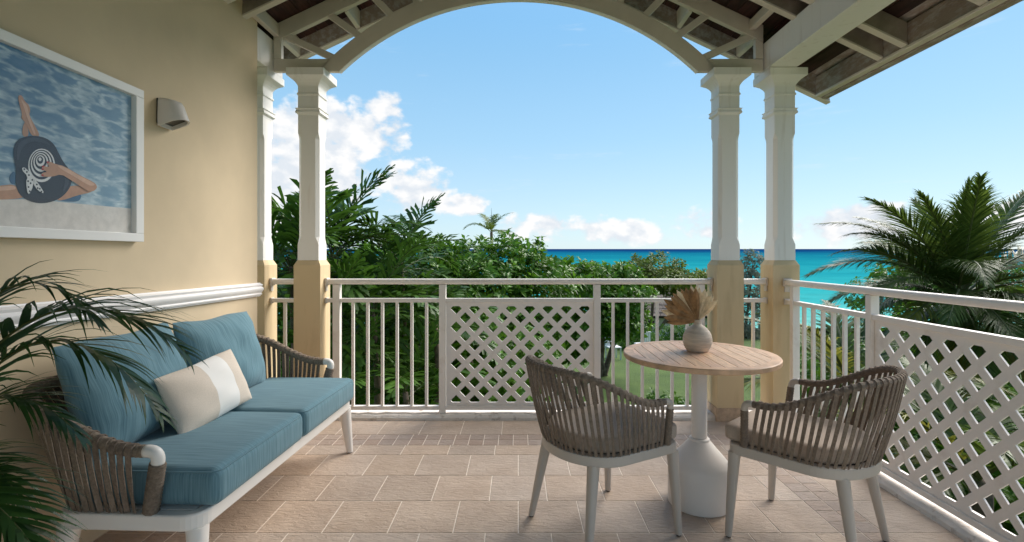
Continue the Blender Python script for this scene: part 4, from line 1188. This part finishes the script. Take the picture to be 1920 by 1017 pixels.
shape([(262, 634), (300, 643), (378, 690), (436, 718), (448, 732), (420, 735), (372, 706), (320, 675), (285, 655)], P_SKINL, 'printed_highlight', 11, smoothit=2)
shape([(96, 318), (106, 330), (126, 352), (132, 380), (150, 440), (170, 490), (158, 490), (135, 430), (118, 385), (108, 350)], P_SKINL, 'printed_highlight', 4, smoothit=2)
shape([(-120, 745), (0, 738), (66, 732), (80, 752), (0, 758), (-120, 762)], P_SKINL, 'printed_highlight', 3, smoothit=2)
shape([(80, 540), (112, 510), (160, 502), (210, 514), (245, 545), (210, 530), (160, 520), (118, 532), (92, 570), (84, 620), (74, 590)], P_NAVYL, 'printed_highlight', 4.6, smoothit=2)
shape([(290, 650), (318, 668), (330, 702), (318, 740), (292, 770), (306, 720), (302, 690)], P_NAVYL, 'printed_highlight', 4.6, smoothit=2)
def glazing_material():
    m = bpy.data.materials.new('picture_glazing'); m.use_nodes = True
    nt = m.node_tree; out = nt.nodes['Material Output']; nt.nodes.remove(nt.nodes['Principled BSDF'])
    tr_ = N(nt, 'ShaderNodeBsdfTransparent'); gl = N(nt, 'ShaderNodeBsdfGlossy'); gl.inputs['Roughness'].default_value = 0.06
    ms = N(nt, 'ShaderNodeMixShader'); ms.inputs[0].default_value = 0.025; nt.links.new(tr_.outputs[0], ms.inputs[1]); nt.links.new(gl.outputs[0], ms.inputs[2])
    nt.links.new(ms.outputs[0], out.inputs[0]); return m
MB().box(0.0235, 0.0255, FY0 + 0.0505 - 2, FY1 - 0.0505 - 2, FZ0 + fw + 0.0005 - 1.7, FZ1 - fw - 0.0005 - 1.7).build('glazing', glazing_material(), pic)

# ------------------------------------------------------------------ wall lamp
lamp = empty('wall_lamp', (WALLX, 2.70, 2.02), label='pale grey downlight fixed to the wall right of the picture', cat='lamp')
MB().box(0.001, 0.010, -0.052, 0.052, -0.062, 0.070).build('back_plate', M_BLACK, lamp, bevel=0.003)
def lamp_loop(depth, halfw, z0, slope):
    p = []
    for i in range(17):
        a = -pi / 2 + pi * i / 16
        x = 0.011 + (depth - halfw) * (1 if True else 0) + halfw * cos(a) if abs(a) < pi / 2 - 1e-6 else 0.011
        y = halfw * sin(a); p.append((x, y))
    return [(x, y, z0 + slope * x) for x, y in p]
ll = [lamp_loop(0.122, 0.058, -0.080, 0.32), lamp_loop(0.114, 0.0575, -0.03, 0.10), lamp_loop(0.092, 0.055, 0.05, -0.06), lamp_loop(0.080, 0.052, 0.069, -0.10), lamp_loop(0.070, 0.046, 0.074, -0.12)]
body = MB()
n = 17
inner = [[(0.011 + (x - 0.011) * 0.88 + 0.004, y * 0.86, z) for x, y, z in ll[0]], [(0.011 + (x - 0.011) * 0.86 + 0.005, y * 0.84, z + 0.022) for x, y, z in ll[0]]]
body.loft([inner[1], inner[0]] + ll, caps=False)
body.f.append(tuple(range((6) * n, 7 * n)))
body.build('shade', M_SCONCE, lamp, angle=45)
MB().loft([[(x, y, z - 0.002) for x, y, z in inner[1]], [(x, y, z) for x, y, z in inner[1]]]).build('lens', M_LENS, lamp)

# ================================================================== PLANTS
UP = Vector((0, 0, 1))
def frond_mesh(path, n_leaf, leaf_len, leaf_w, fwd=0.6, droop=0.5, lift=0.15, rr=(0.012, 0.003), start=0.18, segs=3, blunt=False, m=None, jitter=0.15, profile=None, seed=0):
    """feather leaf: stalk along path with leaflets on both sides"""
    rnd = random.Random(seed)
    path = [Vector(p) for p in path]
    L = [0.0]
    for a, b in zip(path[:-1], path[1:]): L.append(L[-1] + (b - a).length)
    tot = L[-1]
    def at(t):
        s_ = t * tot; k = 0
        while k < len(L) - 2 and L[k + 1] < s_: k += 1
        u = (s_ - L[k]) / max(1e-9, L[k + 1] - L[k])
        return path[k].lerp(path[k + 1], u), (path[k + 1] - path[k]).normalized()
    b = MB()
    st = [at(i / 16)[0] for i in range(17)]
    b.tube(st, [lerp(rr[0], rr[1], i / 16) for i in range(17)], 5)
    nst = len(b.f)
    for i in range(n_leaf):
        t = lerp(start, 0.995, (i + rnd.uniform(-0.2, 0.2)) / max(1, n_leaf - 1)); t = max(start * 0.9, min(0.998, t))
        p, T = at(t)
        side = T.cross(UP)
        if side.length < 0.15: side = T.cross(Vector((0, 1, 0)))
        side.normalize(); nup = side.cross(T).normalized()
        u = (t - start) / (1 - start)
        pl = (0.55 + 0.45 * sin(pi * min(1, u * 1.15 + 0.12))) * (1 - 0.55 * max(0, u - 0.7) / 0.3) if profile is None else profile(u)
        for s_ in (-1, 1):
            ll_ = leaf_len * pl * rnd.uniform(0.85, 1.12)
            fw_ = fwd + 0.5 * u + rnd.uniform(-jitter, jitter)
            d = (side * s_ * cos(fw_) + T * sin(fw_) + nup * (lift + rnd.uniform(-jitter, jitter))).normalized()
            wn = d.cross(nup).normalized()
            dr = droop * rnd.uniform(0.6, 1.3)
            pos = p.copy(); vs = []
            for k in range(segs + 1):
                q = k / segs
                if blunt: w = leaf_w * (0.30 + 0.75 * q) * (1 if k < segs else 0.85)
                else: w = leaf_w * (0.55 + 0.45 * sin(pi * min(1.0, q * 0.9 + 0.2))) * (1 - q ** 2.2) + leaf_w * 0.03
                jag = (rnd.uniform(-0.12, 0.12) * ll_) if blunt and k == segs else 0
                dd = (d - UP * dr * q * q * 1.2).normalized() if True else d
                if k: pos = pos + dd * (ll_ / segs)
                wv = dd.cross(nup); 
                wv = wv.normalized() if wv.length > 1e-4 else wn
                vs.append(tuple(pos + wv * w / 2 + dd * jag)); vs.append(tuple(pos - wv * w / 2 - dd * jag))
            b.add(vs, [(2 * k, 2 * k + 1, 2 * k + 3, 2 * k + 2) for k in range(segs)])
    me = b.mesh('frond', [L_STEM, m])
    me.polygons.foreach_set('material_index', [0] * nst + [1] * (len(me.polygons) - nst))
    return me

def arch_path(L, elev, bend, n=14, side=0.0):
    """path leaving the crown along +x at elevation elev and bending down by bend radians over its length"""
    p = Vector((0, 0, 0)); out = [p.copy()]
    for i in range(n):
        t = (i + 0.5) / n
        a = elev - bend * (t ** 1.4)
        p = p + Vector((cos(a) * cos(side * t), cos(a) * sin(side * t), sin(a))) * (L / n); out.append(p.copy())
    return out

def trunk(root, base, top, r0, r1, m=M_BARK, wob=0.06, name='trunk', n=10):
    a, b = Vector(base), Vector(top); pts = []
    for i in range(n + 1):
        t = i / n; p = a.lerp(b, t); pts.append((p.x + wob * sin(3 * t + base[0]), p.y + wob * cos(2.3 * t), p.z))
    return MB().tube(pts, [lerp(r0, r1, i / n) * (1 + 0.06 * (i % 2)) for i in range(n + 1)], 9).build(name, m, root, smooth=True)

# ---- clumping palms left of the view
PV = []
for k, (el, bd) in enumerate(((1.25, 0.75), (1.05, 1.1), (0.8, 1.4), (0.5, 1.5), (0.2, 1.3))):
    PV.append(frond_mesh(arch_path(1.75, el, bd, side=0.15 * (k - 2)), 21, 0.56, 0.075, fwd=0.62, droop=0.35, lift=0.22, start=0.2, segs=3, blunt=True, m=L_PALM, jitter=0.22, seed=20 + k))
def gz(x, y): return ground_z(x, y)
def clump_palm(x, y, ztop, nf, label, scale=1.0, seed=0, up=0.5):
    rnd = random.Random(seed)
    t = empty('feather_palm', (x, y, gz(x, y)), label=label, cat='palm tree', group='feather palms behind the front railing')
    h = ztop - gz(x, y)
    trunk(t, (0, 0, -0.05), (0, 0, h), 0.06, 0.04)
    for k in range(nf):
        az = 2 * pi * k / nf * 2.4 + rnd.uniform(-0.4, 0.4)
        v = min(4, int(k * 5 / nf * (1.0) + rnd.uniform(0, 0.8)))
        place('frond', PV[v], (0, 0, h - 0.03 * v), t, rot=(rnd.uniform(-0.15, 0.15), rnd.uniform(-0.12, 0.12), az), scale=(scale,) * 3)
def at_px(px, py, Y): return ((px - 972) / 952 * Y, Y, EYE - (py - 477) / 952 * Y)
for k, (px, py, Y, nf, sc_, lab) in enumerate((
        (622, 482, 8.6, 18, 1.05, 'tall feather palm rising beside the left front column'),
        (545, 500, 8.2, 16, 1.0, 'feather palm seen between the left columns'),
        (752, 500, 9.6, 17, 0.92, 'feather palm with drooping fronds left of the glossy bush'),
        (700, 590, 8.0, 11, 0.9, 'lower feather palm behind the left balusters'),
        (600, 640, 7.4, 10, 0.85, 'feather palm low behind the left front column'),
        (815, 600, 9.0, 10, 0.9, 'feather palm behind the left edge of the front lattice'),
        (480, 560, 8.8, 10, 0.95, 'feather palm behind the far end of the sofa'),
        (650, 740, 7.0, 9, 0.8, 'short feather palm at the foot of the left balusters'),
        (760, 735, 7.4, 9, 0.8, 'short feather palm near the left post of the front lattice'))):
    x, y, z = at_px(px, py, Y)
    clump_palm(x, y, z, nf, lab, sc_, seed=k)

# ---- broadleaf masses
def leaf_cloud(blobs, count, size, m, seed=0, stem=True, flat=0.35, shell=0.55):
    """crown of separate folded leaves spread through overlapping ellipsoids (x,y,z,rx,ry,rz)"""
    rnd = random.Random(seed); b = MB(); vs = b.v; fs = b.f
    vol = [bl[3] * bl[4] + bl[4] * bl[5] + bl[3] * bl[5] for bl in blobs]; tv = sum(vol)
    for bl, v in zip(blobs, vol):
        n = int(count * v / tv)
        # twig clusters keep the outline uneven
        ncl = max(6, n // 14)
        for c in range(ncl):
            while True:
                d = Vector((rnd.gauss(0, 1), rnd.gauss(0, 1), rnd.gauss(0, 1)))
                if d.length > 1e-3: break
            d.normalize(); r = (shell + (1.10 - shell) * rnd.random() ** 0.6)
            cc = Vector((bl[0] + d.x * bl[3] * r, bl[1] + d.y * bl[4] * r, bl[2] + d.z * bl[5] * r))
            ax = (d + Vector((0, 0, 0.6)) + Vector((rnd.gauss(0, .35), rnd.gauss(0, .35), rnd.gauss(0, .35)))).normalized()
            for k in range(14):
                h = rnd.random(); ang_ = k * 2.4 + rnd.uniform(-.4, .4)
                e1 = ax.cross(Vector((0.3, 0.5, 0.81))).normalized(); e2 = ax.cross(e1)
                o_ = (e1 * cos(ang_) + e2 * sin(ang_))
                s_ = size * rnd.uniform(0.65, 1.2)
                p = cc + ax * (h - 0.5) * size * 1.8 + o_ * size * 0.12
                ld = (o_ * 1.0 + ax * rnd.uniform(0.2, 0.9) + Vector((0, 0, rnd.uniform(-0.4, 0.1)))).normalized()
                wd = ld.cross(ax)
                if wd.length < 1e-3: continue
                wd.normalize(); nn = wd.cross(ld)
                w = s_ * rnd.uniform(0.22, 0.30)
                i0 = len(vs)
                q = p + ld * s_ * 0.5
                tip = p + ld * s_ - nn * s_ * 0.1
                vs += [tuple(p), tuple(q + wd * w + nn * w * flat), tuple(tip), tuple(q - wd * w + nn * w * flat), tuple(q)]
                fs += [(i0, i0 + 4, i0 + 1), (i0 + 1, i0 + 4, i0 + 2), (i0, i0 + 3, i0 + 4), (i0 + 3, i0 + 2, i0 + 4)]
    return b
def bush(name, cat, label, base, blobs, count, size, m, seed=0, group=None, tr_=0.10, shell=0.5):
    t = empty(name, base, label=label, cat=cat, group=group)
    rel = [(a - base[0], b - base[1], c - base[2], d, e, f) for a, b, c, d, e, f in blobs]
    leaf_cloud(rel, count, size, m, seed, shell=shell).build('crown', m, t, fix=False)
    for k, bl in enumerate(rel[:4]):
        trunk(t, (0.1 * k, 0.05 * k, -0.1), (bl[0], bl[1], bl[2]), tr_, tr_ * 0.4, name='trunk' if k == 0 else 'limb')
    return t
def blob(px, py, Y, rx, rz, ry=None):
    x, y, z = at_px(px, py, Y); return (x, y, z, rx, ry or rx, rz)
bush('glossy_tree', 'tree', 'broad glossy-leaved tree behind the centre of the front railing', (-1.0, 13.5, -2.5),
     [blob(970, 496, 13, 0.7, 0.70), blob(880, 502, 13, 0.9, 0.70), blob(800, 506, 12.6, 0.8, 0.75), blob(900, 560, 12.6, 1.5, 1.0), blob(1010, 545, 13.2, 0.95, 0.85), blob(800, 590, 12.4, 1.1, 1.2), blob(960, 640, 12.8, 1.2, 0.9)],
     15000, 0.20, L_GLOSS, 1)
bush('glossy_tree', 'tree', 'glossy-leaved tree above the lawn between lattice and table', (2.4, 15.6, -2.5),
     [blob(1070, 530, 15.0, 0.85, 0.55), blob(1130, 532, 15.6, 0.95, 0.55), blob(1172, 550, 15.8, 0.75, 0.70), blob(1090, 580, 15.2, 1.0, 0.9), blob(1165, 600, 15.6, 0.75, 0.6), blob(1060, 640, 14.6, 0.8, 0.6)],
     11000, 0.20, L_GLOSS, 2)
bush('sea_grape_tree', 'tree', 'olive green tree in front of the sea left of the paired columns', (7.0, 27, gz(7, 27)),
     [blob(1225, 506, 27, 1.5, 0.75), blob(1180, 524, 26, 1.4, 0.7), blob(1290, 532, 27, 1.7, 0.65), blob(1100, 515, 28, 1.7, 0.55), blob(1240, 524, 26, 2.2, 0.42), blob(1060, 525, 27, 1.3, 0.8)],
     13000, 0.22, L_FAR, 3)
bush('grey_pine', 'tree', 'grey feathery tree between the paired columns', (11.3, 25.5, gz(11, 25)),
     [blob(1410, 498, 25, 0.55, 0.75), blob(1402, 545, 25, 0.8, 0.9), blob(1415, 600, 25, 0.9, 1.0)], 5000, 0.16, L_GREY, 4, tr_=0.07)
bush('dark_tree', 'tree', 'dark green tree behind the coconut palm', (17.6, 22.5, gz(17, 22)),
     [blob(1690, 520, 22, 1.1, 0.7), blob(1760, 522, 23, 1.6, 0.8), blob(1690, 560, 22, 2.0, 1.0), blob(1820, 540, 22, 2.0, 1.0), blob(1900, 535, 22, 2.0, 1.1)], 11000, 0.24, L_GLOSS, 5)
bush('tall_hedge', 'shrub', 'leafy shrub mass behind the front lattice', (-1.0, 9.6, -2.5),
     [(-0.9, 9.6, -0.75, 0.95, 0.8, 0.85), (0.0, 10.0, -1.0, 0.85, 0.8, 0.7), (-1.9, 9.8, -0.6, 0.9, 0.8, 0.9), (-0.5, 9.2, -1.7, 1.1, 0.8, 0.8), (-2.9, 9.4, -0.7, 0.9, .8, 1.0)], 9000, 0.17, L_GLOSS, 6)
bush('low_shrub', 'shrub', 'low dark shrub on the lawn under the round table', (2.75, 9.6, -2.5),
     [(2.75, 9.6, -2.05, 0.55, 0.5, 0.62), (3.3, 9.9, -2.2, 0.4, 0.4, 0.45)], 2600, 0.13, L_PALM, 7, tr_=0.03)
bush('round_shrub', 'shrub', 'bright green clipped shrub at the far edge of the lawn', (4.75, 20.2, gz(4.7, 20.2)),
     [blob(1203, 642, 20.2, 0.55, 0.42), blob(1180, 648, 20.4, 0.4, 0.35)], 3600, 0.10, L_HEDGE, 8, tr_=0.03)
bush('garden_hedge', 'shrub', 'clipped hedge in front of the low building beyond the lawn', (6.6, 22.0, gz(6.6, 22)),
     [blob(1250, 633, 22, 0.75, 0.48), blob(1295, 628, 22, 0.8, 0.55), blob(1340, 630, 22, 0.8, 0.5), blob(1215, 640, 22.3, 0.5, .4)], 7000, 0.11, L_HEDGE, 9, tr_=0.04)
bush('wild_shrub', 'shrub', 'leafy shrub under the side railing near the corner column', (4.0, 6.4, -2.5),
     [(3.8, 6.6, -1.9, 0.8, 0.7, 0.7), (4.8, 6.2, -1.8, 0.9, 0.8, 0.8), (5.6, 5.3, -1.9, 0.9, 0.9, 0.7)], 5200, 0.17, L_GLOSS, 10, tr_=0.04)
bush('wild_shrub', 'shrub', 'leafy shrub under the large lattice panel', (4.3, 3.4, -2.5),
     [(4.2, 3.6, -1.9, 0.9, 0.8, 0.7), (4.6, 2.4, -1.8, 0.9, 0.9, 0.8), (5.8, 3.6, -1.7, 1.0, 1.0, 0.9)], 5200, 0.17, L_GLOSS, 12, tr_=0.04)
bush('dense_shrub', 'shrub', 'dense shrub around the foot of the coconut palm', (9.6, 11.4, -2.5),
     [(8.6, 11.2, -1.2, 1.5, 1.1, 1.1), (10.6, 11.6, -0.9, 1.6, 1.2, 1.3), (7.0, 10.6, -1.5, 1.2, 1.0, 0.9), (9.4, 9.6, -1.9, 1.6, 1.2, 0.7)], 11000, 0.19, L_GLOSS, 14)
bush('garden_shrub', 'shrub', 'broad shrub on the grass beyond the large lattice panel', (6.8, 6.0, -2.5),
     [(6.6, 6.4, -1.7, 1.1, 1.0, 0.9), (7.4, 5.2, -1.6, 1.2, 1.0, 0.9), (6.4, 4.4, -1.8, 1.0, 0.9, 0.8), (7.8, 3.6, -1.6, 1.2, 1.0, 0.9)], 8000, 0.18, L_GLOSS, 15, tr_=0.05)
bush('evergreen_shrub', 'shrub', 'thick greenery behind the feather palms', (-6.0, 13.5, -2.5),
     [(-5.0, 13, 0.2, 1.6, 1.2, 1.5), (-7.4, 13.5, 0.6, 1.8, 1.2, 1.7), (-3.6, 13, -0.4, 1.4, 1.1, 1.4), (-5.6, 12.6, -1.6, 2.4, 1.2, 1.2), (-2.2, 13.6, 0.1, 1.3, 1.0, 1.1), (-2.7, 14.0, 0.75, 1.2, 0.8, 0.75), (-4.3, 14.0, 0.8, 1.3, 0.8, 0.85), (-3.4, 13.8, 0.4, 1.4, 1.0, 1.2), (-1.6, 13.2, -1.6, 2.2, 1.0, 1.1), (-3.8, 13.2, -1.8, 2.2, 1.0, 1.0)], 20000, 0.20, L_GLOSS, 13)

# ---- small palm on the skyline
PS = [frond_mesh(arch_path(1.45, e, b_), 24, 0.36, 0.045, fwd=0.6, droop=0.5, m=L_FAR, start=0.12, seed=60 + i) for i, (e, b_) in enumerate(((1.2, 1.2), (0.75, 1.5), (0.3, 1.3)))]
x, y, z = at_px(921, 436, 22)
sp_ = empty('skyline_palm', (x, y, gz(x, y)), label='small palm silhouetted above the glossy tree', cat='palm tree')
hh = z - gz(x, y)
trunk(sp_, (0, 0, -0.1), (0, 0, hh), 0.10, 0.06)
for k in range(9):
    place('frond', PS[k % 3], (0, 0, hh), sp_, rot=(0, 0, k * 2.4 + 0.4))
MB().tube([(0, 0, hh - 0.1), (0.02, 0, hh + 0.5), (0.01, 0, hh + 1.05)], [0.03, 0.015, 0.004], 6).build('spear', L_STEM, sp_)

# ---- coconut palm right
def coco_frond(seed, L, el, bd, side=0.0, m=L_COCO, droop=0.45, ll=0.70, n=84, w=0.027, lift=0.1):
    return frond_mesh(arch_path(L, el, bd, side=side), n, ll, w, fwd=0.72, droop=droop, lift=lift, rr=(0.03, 0.006), start=0.14, segs=3, m=m, jitter=0.10, seed=seed)
CP = Vector(at_px(1795, 560, 9.5))
coco = empty('coconut_palm', (CP.x, CP.y, gz(CP.x, CP.y)), label='large coconut palm beyond the side railing', cat='palm tree')
ch = CP.z - gz(CP.x, CP.y)
trunk(coco, (0.3, 0.2, -0.1), (0, 0, ch), 0.16, 0.12)
# (azimuth measured from +X towards +Y, elevation, bend, length)
CF = [(270, 80, 0.35, 2.25), (240, 74, 0.55, 2.45), (200, 66, 0.85, 2.7), (172, 58, 1.15, 2.95), (185, 38, 1.25, 3.0), (330, 72, 0.5, 2.6), (178, 62, 1.35, 2.55), (265, 84, 0.25, 2.0), (35, 66, 0.55, 2.9), (5, 45, 0.9, 2.7), (188, 46, 1.15, 2.75), (205, 30, 1.2, 2.5), (150, 70, 1.0, 2.3),
      (280, 38, 1.5, 2.4), (235, 48, 1.6, 2.5), (320, 30, 1.3, 2.6), (100, 55, 1.1, 2.4), (60, 40, 1.2, 2.5), (215, 8, 1.0, 2.5), (250, 5, 1.1, 2.4),
      (180, 5, 1.0, 2.4), (300, 0, 1.0, 2.4), (340, 8, 1.0, 2.4), (230, 22, 1.4, 2.5), (265, 20, 1.5, 2.5), (195, 18, 1.4, 2.6), (290, 15, 1.4, 2.5), (170, 25, 1.3, 2.4), (325, 15, 1.3, 2.5), (240, -15, 0.9, 2.3), (205, -12, 0.9, 2.3), (275, -15, 0.9, 2.3), (310, -20, 0.8, 2.2), (180, -20, 0.8, 2.2), (215, -35, 0.7, 2.0), (285, -40, 0.7, 2.0), (90, 75, 0.5, 2.2), (20, 20, 1.1, 2.5), (345, 62, 0.8, 2.6), (195, 72, 0.6, 2.3), (310, 68, 0.9, 2.3)]
for k, (a, e, bd, L_) in enumerate(CF):
    me = coco_frond(100 + k, L_, radians(e), bd, side=U(-0.2, 0.2), m=L_COCOY if k in (18, 20, 34, 35) else L_COCO)
    place('frond', me, (0.05 * cos(radians(a)), 0.05 * sin(radians(a)), ch), coco, rot=(U(-0.3, 0.3), 0, radians(a)))
def young_palm(px, py, Y, fr_, label, m=L_COCO, seed=200):
    c = Vector(at_px(px, py, Y)); t = empty('young_coconut_palm', (c.x, c.y, gz(c.x, c.y)), label=label, cat='palm tree')
    h = c.z - gz(c.x, c.y)
    trunk(t, (0, 0, -0.1), (0, 0, h), 0.12, 0.09)
    for k, (a, e, bd, L_) in enumerate(fr_):
        place('frond', coco_frond(seed + k, L_, radians(e), bd, m=(L_COCOY if k % 3 == 1 else m), ll=0.5, n=52, w=0.03), (0, 0, h), t, rot=(U(-0.2, 0.2), 0, radians(a)))
young_palm(1600, 760, 7.0, [(150, 62, 1.3, 2.3), (200, 66, 1.2, 2.2), (110, 60, 1.2, 2.2), (250, 55, 1.5, 2.0), (300, 50, 1.5, 2.0), (30, 55, 1.4, 2.1), (70, 65, 1.1, 2.2), (175, 35, 1.4, 2.0), (225, 30, 1.3, 1.9), (340, 40, 1.5, 2.0)],
           'young palm whose fronds lean behind the side balusters', seed=200)
young_palm(1830, 900, 5.2, [(120, 60, 1.4, 1.8), (180, 58, 1.4, 1.7), (230, 60, 1.4, 1.6), (280, 50, 1.5, 1.6), (330, 55, 1.5, 1.7), (30, 50, 1.5, 1.7), (80, 65, 1.2, 1.8), (150, 30, 1.4, 1.5), (205, 25, 1.3, 1.5)],
           'young palm with yellowing fronds below the large lattice panel', seed=240)

# ---- potted palm in front of the sofa, at the left edge
pot = empty('potted_palm', (-1.62, 1.36, 0), label='dark green potted palm arching over the sofa arm', cat='potted plant')
MB().lathe([(0.12, 0.0), (0.125, 0.01), (0.165, 0.36), (0.172, 0.37), (0.172, 0.40), (0.155, 0.40), (0.15, 0.36)], seg=32).build('pot', M_POT, pot, angle=40)
MB().lathe([(0.149, 0.345), (0.149, 0.36)], seg=24).build('soil', M_SOIL, pot)
def bez(pts, n=18):
    P = [Vector(p) for p in pts]; out = []
    for i in range(n + 1):
        t = i / n; Q = P[:]
        while len(Q) > 1: Q = [a.lerp(b, t) for a, b in zip(Q[:-1], Q[1:])]
        out.append(Q[0])
    return out
o0 = Vector((-1.62, 1.36, 0))
PF = [
    ([(-1.62, 1.36, 0.38), (-1.60, 1.38, 1.05), (-1.34, 1.43, 1.28), (-1.10, 1.48, 1.10), (-0.985, 1.50, 0.985)], 0.36, 34, 0.017),
    ([(-1.62, 1.36, 0.38), (-1.62, 1.42, 0.98), (-1.40, 1.46, 1.18), (-1.20, 1.50, 1.02), (-1.06, 1.50, 0.80)], 0.29, 32, 0.015),
    ([(-1.60, 1.33, 0.38), (-1.52, 1.24, 0.68), (-1.38, 1.19, 0.84), (-1.20, 1.17, 0.74), (-1.08, 1.16, 0.56)], 0.24, 40, 0.014),
    ([(-1.61, 1.34, 0.38), (-1.58, 1.35, 0.80), (-1.48, 1.36, 0.98), (-1.30, 1.38, 0.92), (-1.20, 1.40, 0.76)], 0.20, 34, 0.013),
    ([(-1.61, 1.34, 0.38), (-1.56, 1.32, 0.70), (-1.46, 1.30, 0.84), (-1.32, 1.29, 0.78), (-1.24, 1.28, 0.62)], 0.18, 32, 0.012),
    ([(-1.62, 1.36, 0.38), (-1.62, 1.40, 1.10), (-1.50, 1.44, 1.30), (-1.32, 1.46, 1.22), (-1.22, 1.47, 1.08)], 0.26, 32, 0.014),
    ([(-1.64, 1.34, 0.38), (-1.80, 1.30, 0.95), (-1.84, 1.22, 1.20), (-1.80, 1.10, 1.15), (-1.74, 1.0, 1.0)], 0.20, 26, 0.016),
    ([(-1.62, 1.36, 0.38), (-1.70, 1.25, 1.1), (-1.75, 1.12, 1.4), (-1.8, 0.95, 1.35), (-1.82, 0.8, 1.15)], 0.26, 28, 0.02),
    ([(-1.62, 1.36, 0.38), (-1.60, 1.30, 0.9), (-1.50, 1.10, 1.1), (-1.38, 0.9, 1.0), (-1.32, 0.8, 0.85)], 0.26, 28, 0.02),
]
for k, (pts, ll_, n, w) in enumerate(PF):
    pth = [p - o0 for p in bez(pts)]
    me = frond_mesh(pth, n, ll_, w, fwd=0.62, droop=0.75, lift=0.10, rr=(0.006, 0.0015), start=0.40, segs=6, m=L_POT, jitter=0.14, seed=300 + k)
    place('frond', me, (0, 0, 0), pot)

# ------------------------------------------------------------------ beyond the lawn: low building, garden wall, white chairs
hut = empty('low_building', (8.6, 32, gz(8.6, 32)), label='low building with a weathered shingle roof beyond the hedge', cat='building')
M_SHINGLE = mat('shingle', (0.20, 0.155, 0.125), 0.9, var=0.4, var_scale=10, random_var=0.22, bump=0.4, bump_scale=25)
hb = gz(8.6, 32)
MB().box(-1.4, 5.0, 0.2, 4.2, 0, -2.75 - hb).build('wall', mat('render_white', (0.74, 0.73, 0.71), 0.8), hut)
MB().box(-1.9, 5.4, -0.25, 4.6, -2.74 - hb, -2.60 - hb).build('eaves', M_BLACK, hut)
for k, xx in enumerate((-0.9, 0.6, 2.1, 3.6)):
    MB().box(xx, xx + 0.9, 0.14, 0.19, 0.9, -2.95 - hb).build('shutter', mat('shutter_dark', (0.03, 0.026, 0.022), 0.6), hut)
rs = 9
sh_me = MB().box(-0.135, 0.135, -0.16, 0.16, -0.012, 0.012).mesh('shingle', M_SHINGLE)
rise, runl = 1.85, 2.2
MB().prism_yz([(-0.3, -2.60 - hb), (2.1, -2.60 - hb + rise), (4.7, -2.60 - hb)], -2.0, 5.5).build('roof', M_SHINGLE, hut)
sa = math.atan2(rise, 2.4)
for r_ in range(rs):
    t = (r_ + 0.35) / rs
    for c in range(26):
        place('shingle', sh_me, (-1.86 + c * 0.285 + (0.14 if r_ % 2 else 0) + U(-.01, .01), lerp(-0.3, 2.1, t) - 0.02, lerp(-2.60, -2.60 + rise, t) - hb + 0.03 + U(0, .012)), hut, rot=(sa - 0.05, U(-.02, .02), U(-.03, .03)))
gw = MB().box(3.05, 3.75, 20.6, 20.8, gz(3, 20.7) - 0.2, gz(3, 20.7) + 0.75)
tag(gw.build('garden_wall', mat('render_white2', (0.70, 0.69, 0.67), 0.8, var=0.06), bevel=0.01), 'short white garden wall beside the white lawn chair', 'wall')
M_PLASTIC = mat('white_plastic', (0.80, 0.79, 0.77), 0.4)
def lawn_chair(x, y, rz, label):
    t = empty('lawn_chair', (x, y, gz(x, y)), rz=rz, label=label, cat='chair', group='white chairs on the lawn')
    for sx in (-1, 1):
        for sy in (-1, 1):
            MB().box(sx * 0.2 - 0.022, sx * 0.2 + 0.022, sy * 0.2 - 0.022, sy * 0.2 + 0.022, 0, 0.42).build('leg', M_PLASTIC, t)
    MB().box(-0.23, 0.23, -0.23, 0.23, 0.421, 0.455).build('seat', M_PLASTIC, t, bevel=0.01)
    for k in range(5):
        MB().box(-0.2 + 0.09 * k, -0.14 + 0.09 * k, 0.19, 0.215, 0.456, 0.86).build('back_slat', M_PLASTIC, t)
    MB().box(-0.23, 0.23, 0.185, 0.22, 0.861, 0.91).build('top_rail', M_PLASTIC, t, bevel=0.008)
    return t
lawn_chair(3.42, 18.3, radians(12), 'white lawn chair on the grass under the glossy tree')
lawn_chair(4.62, 18.9, radians(200), 'white lawn chair mostly hidden by the tabletop')
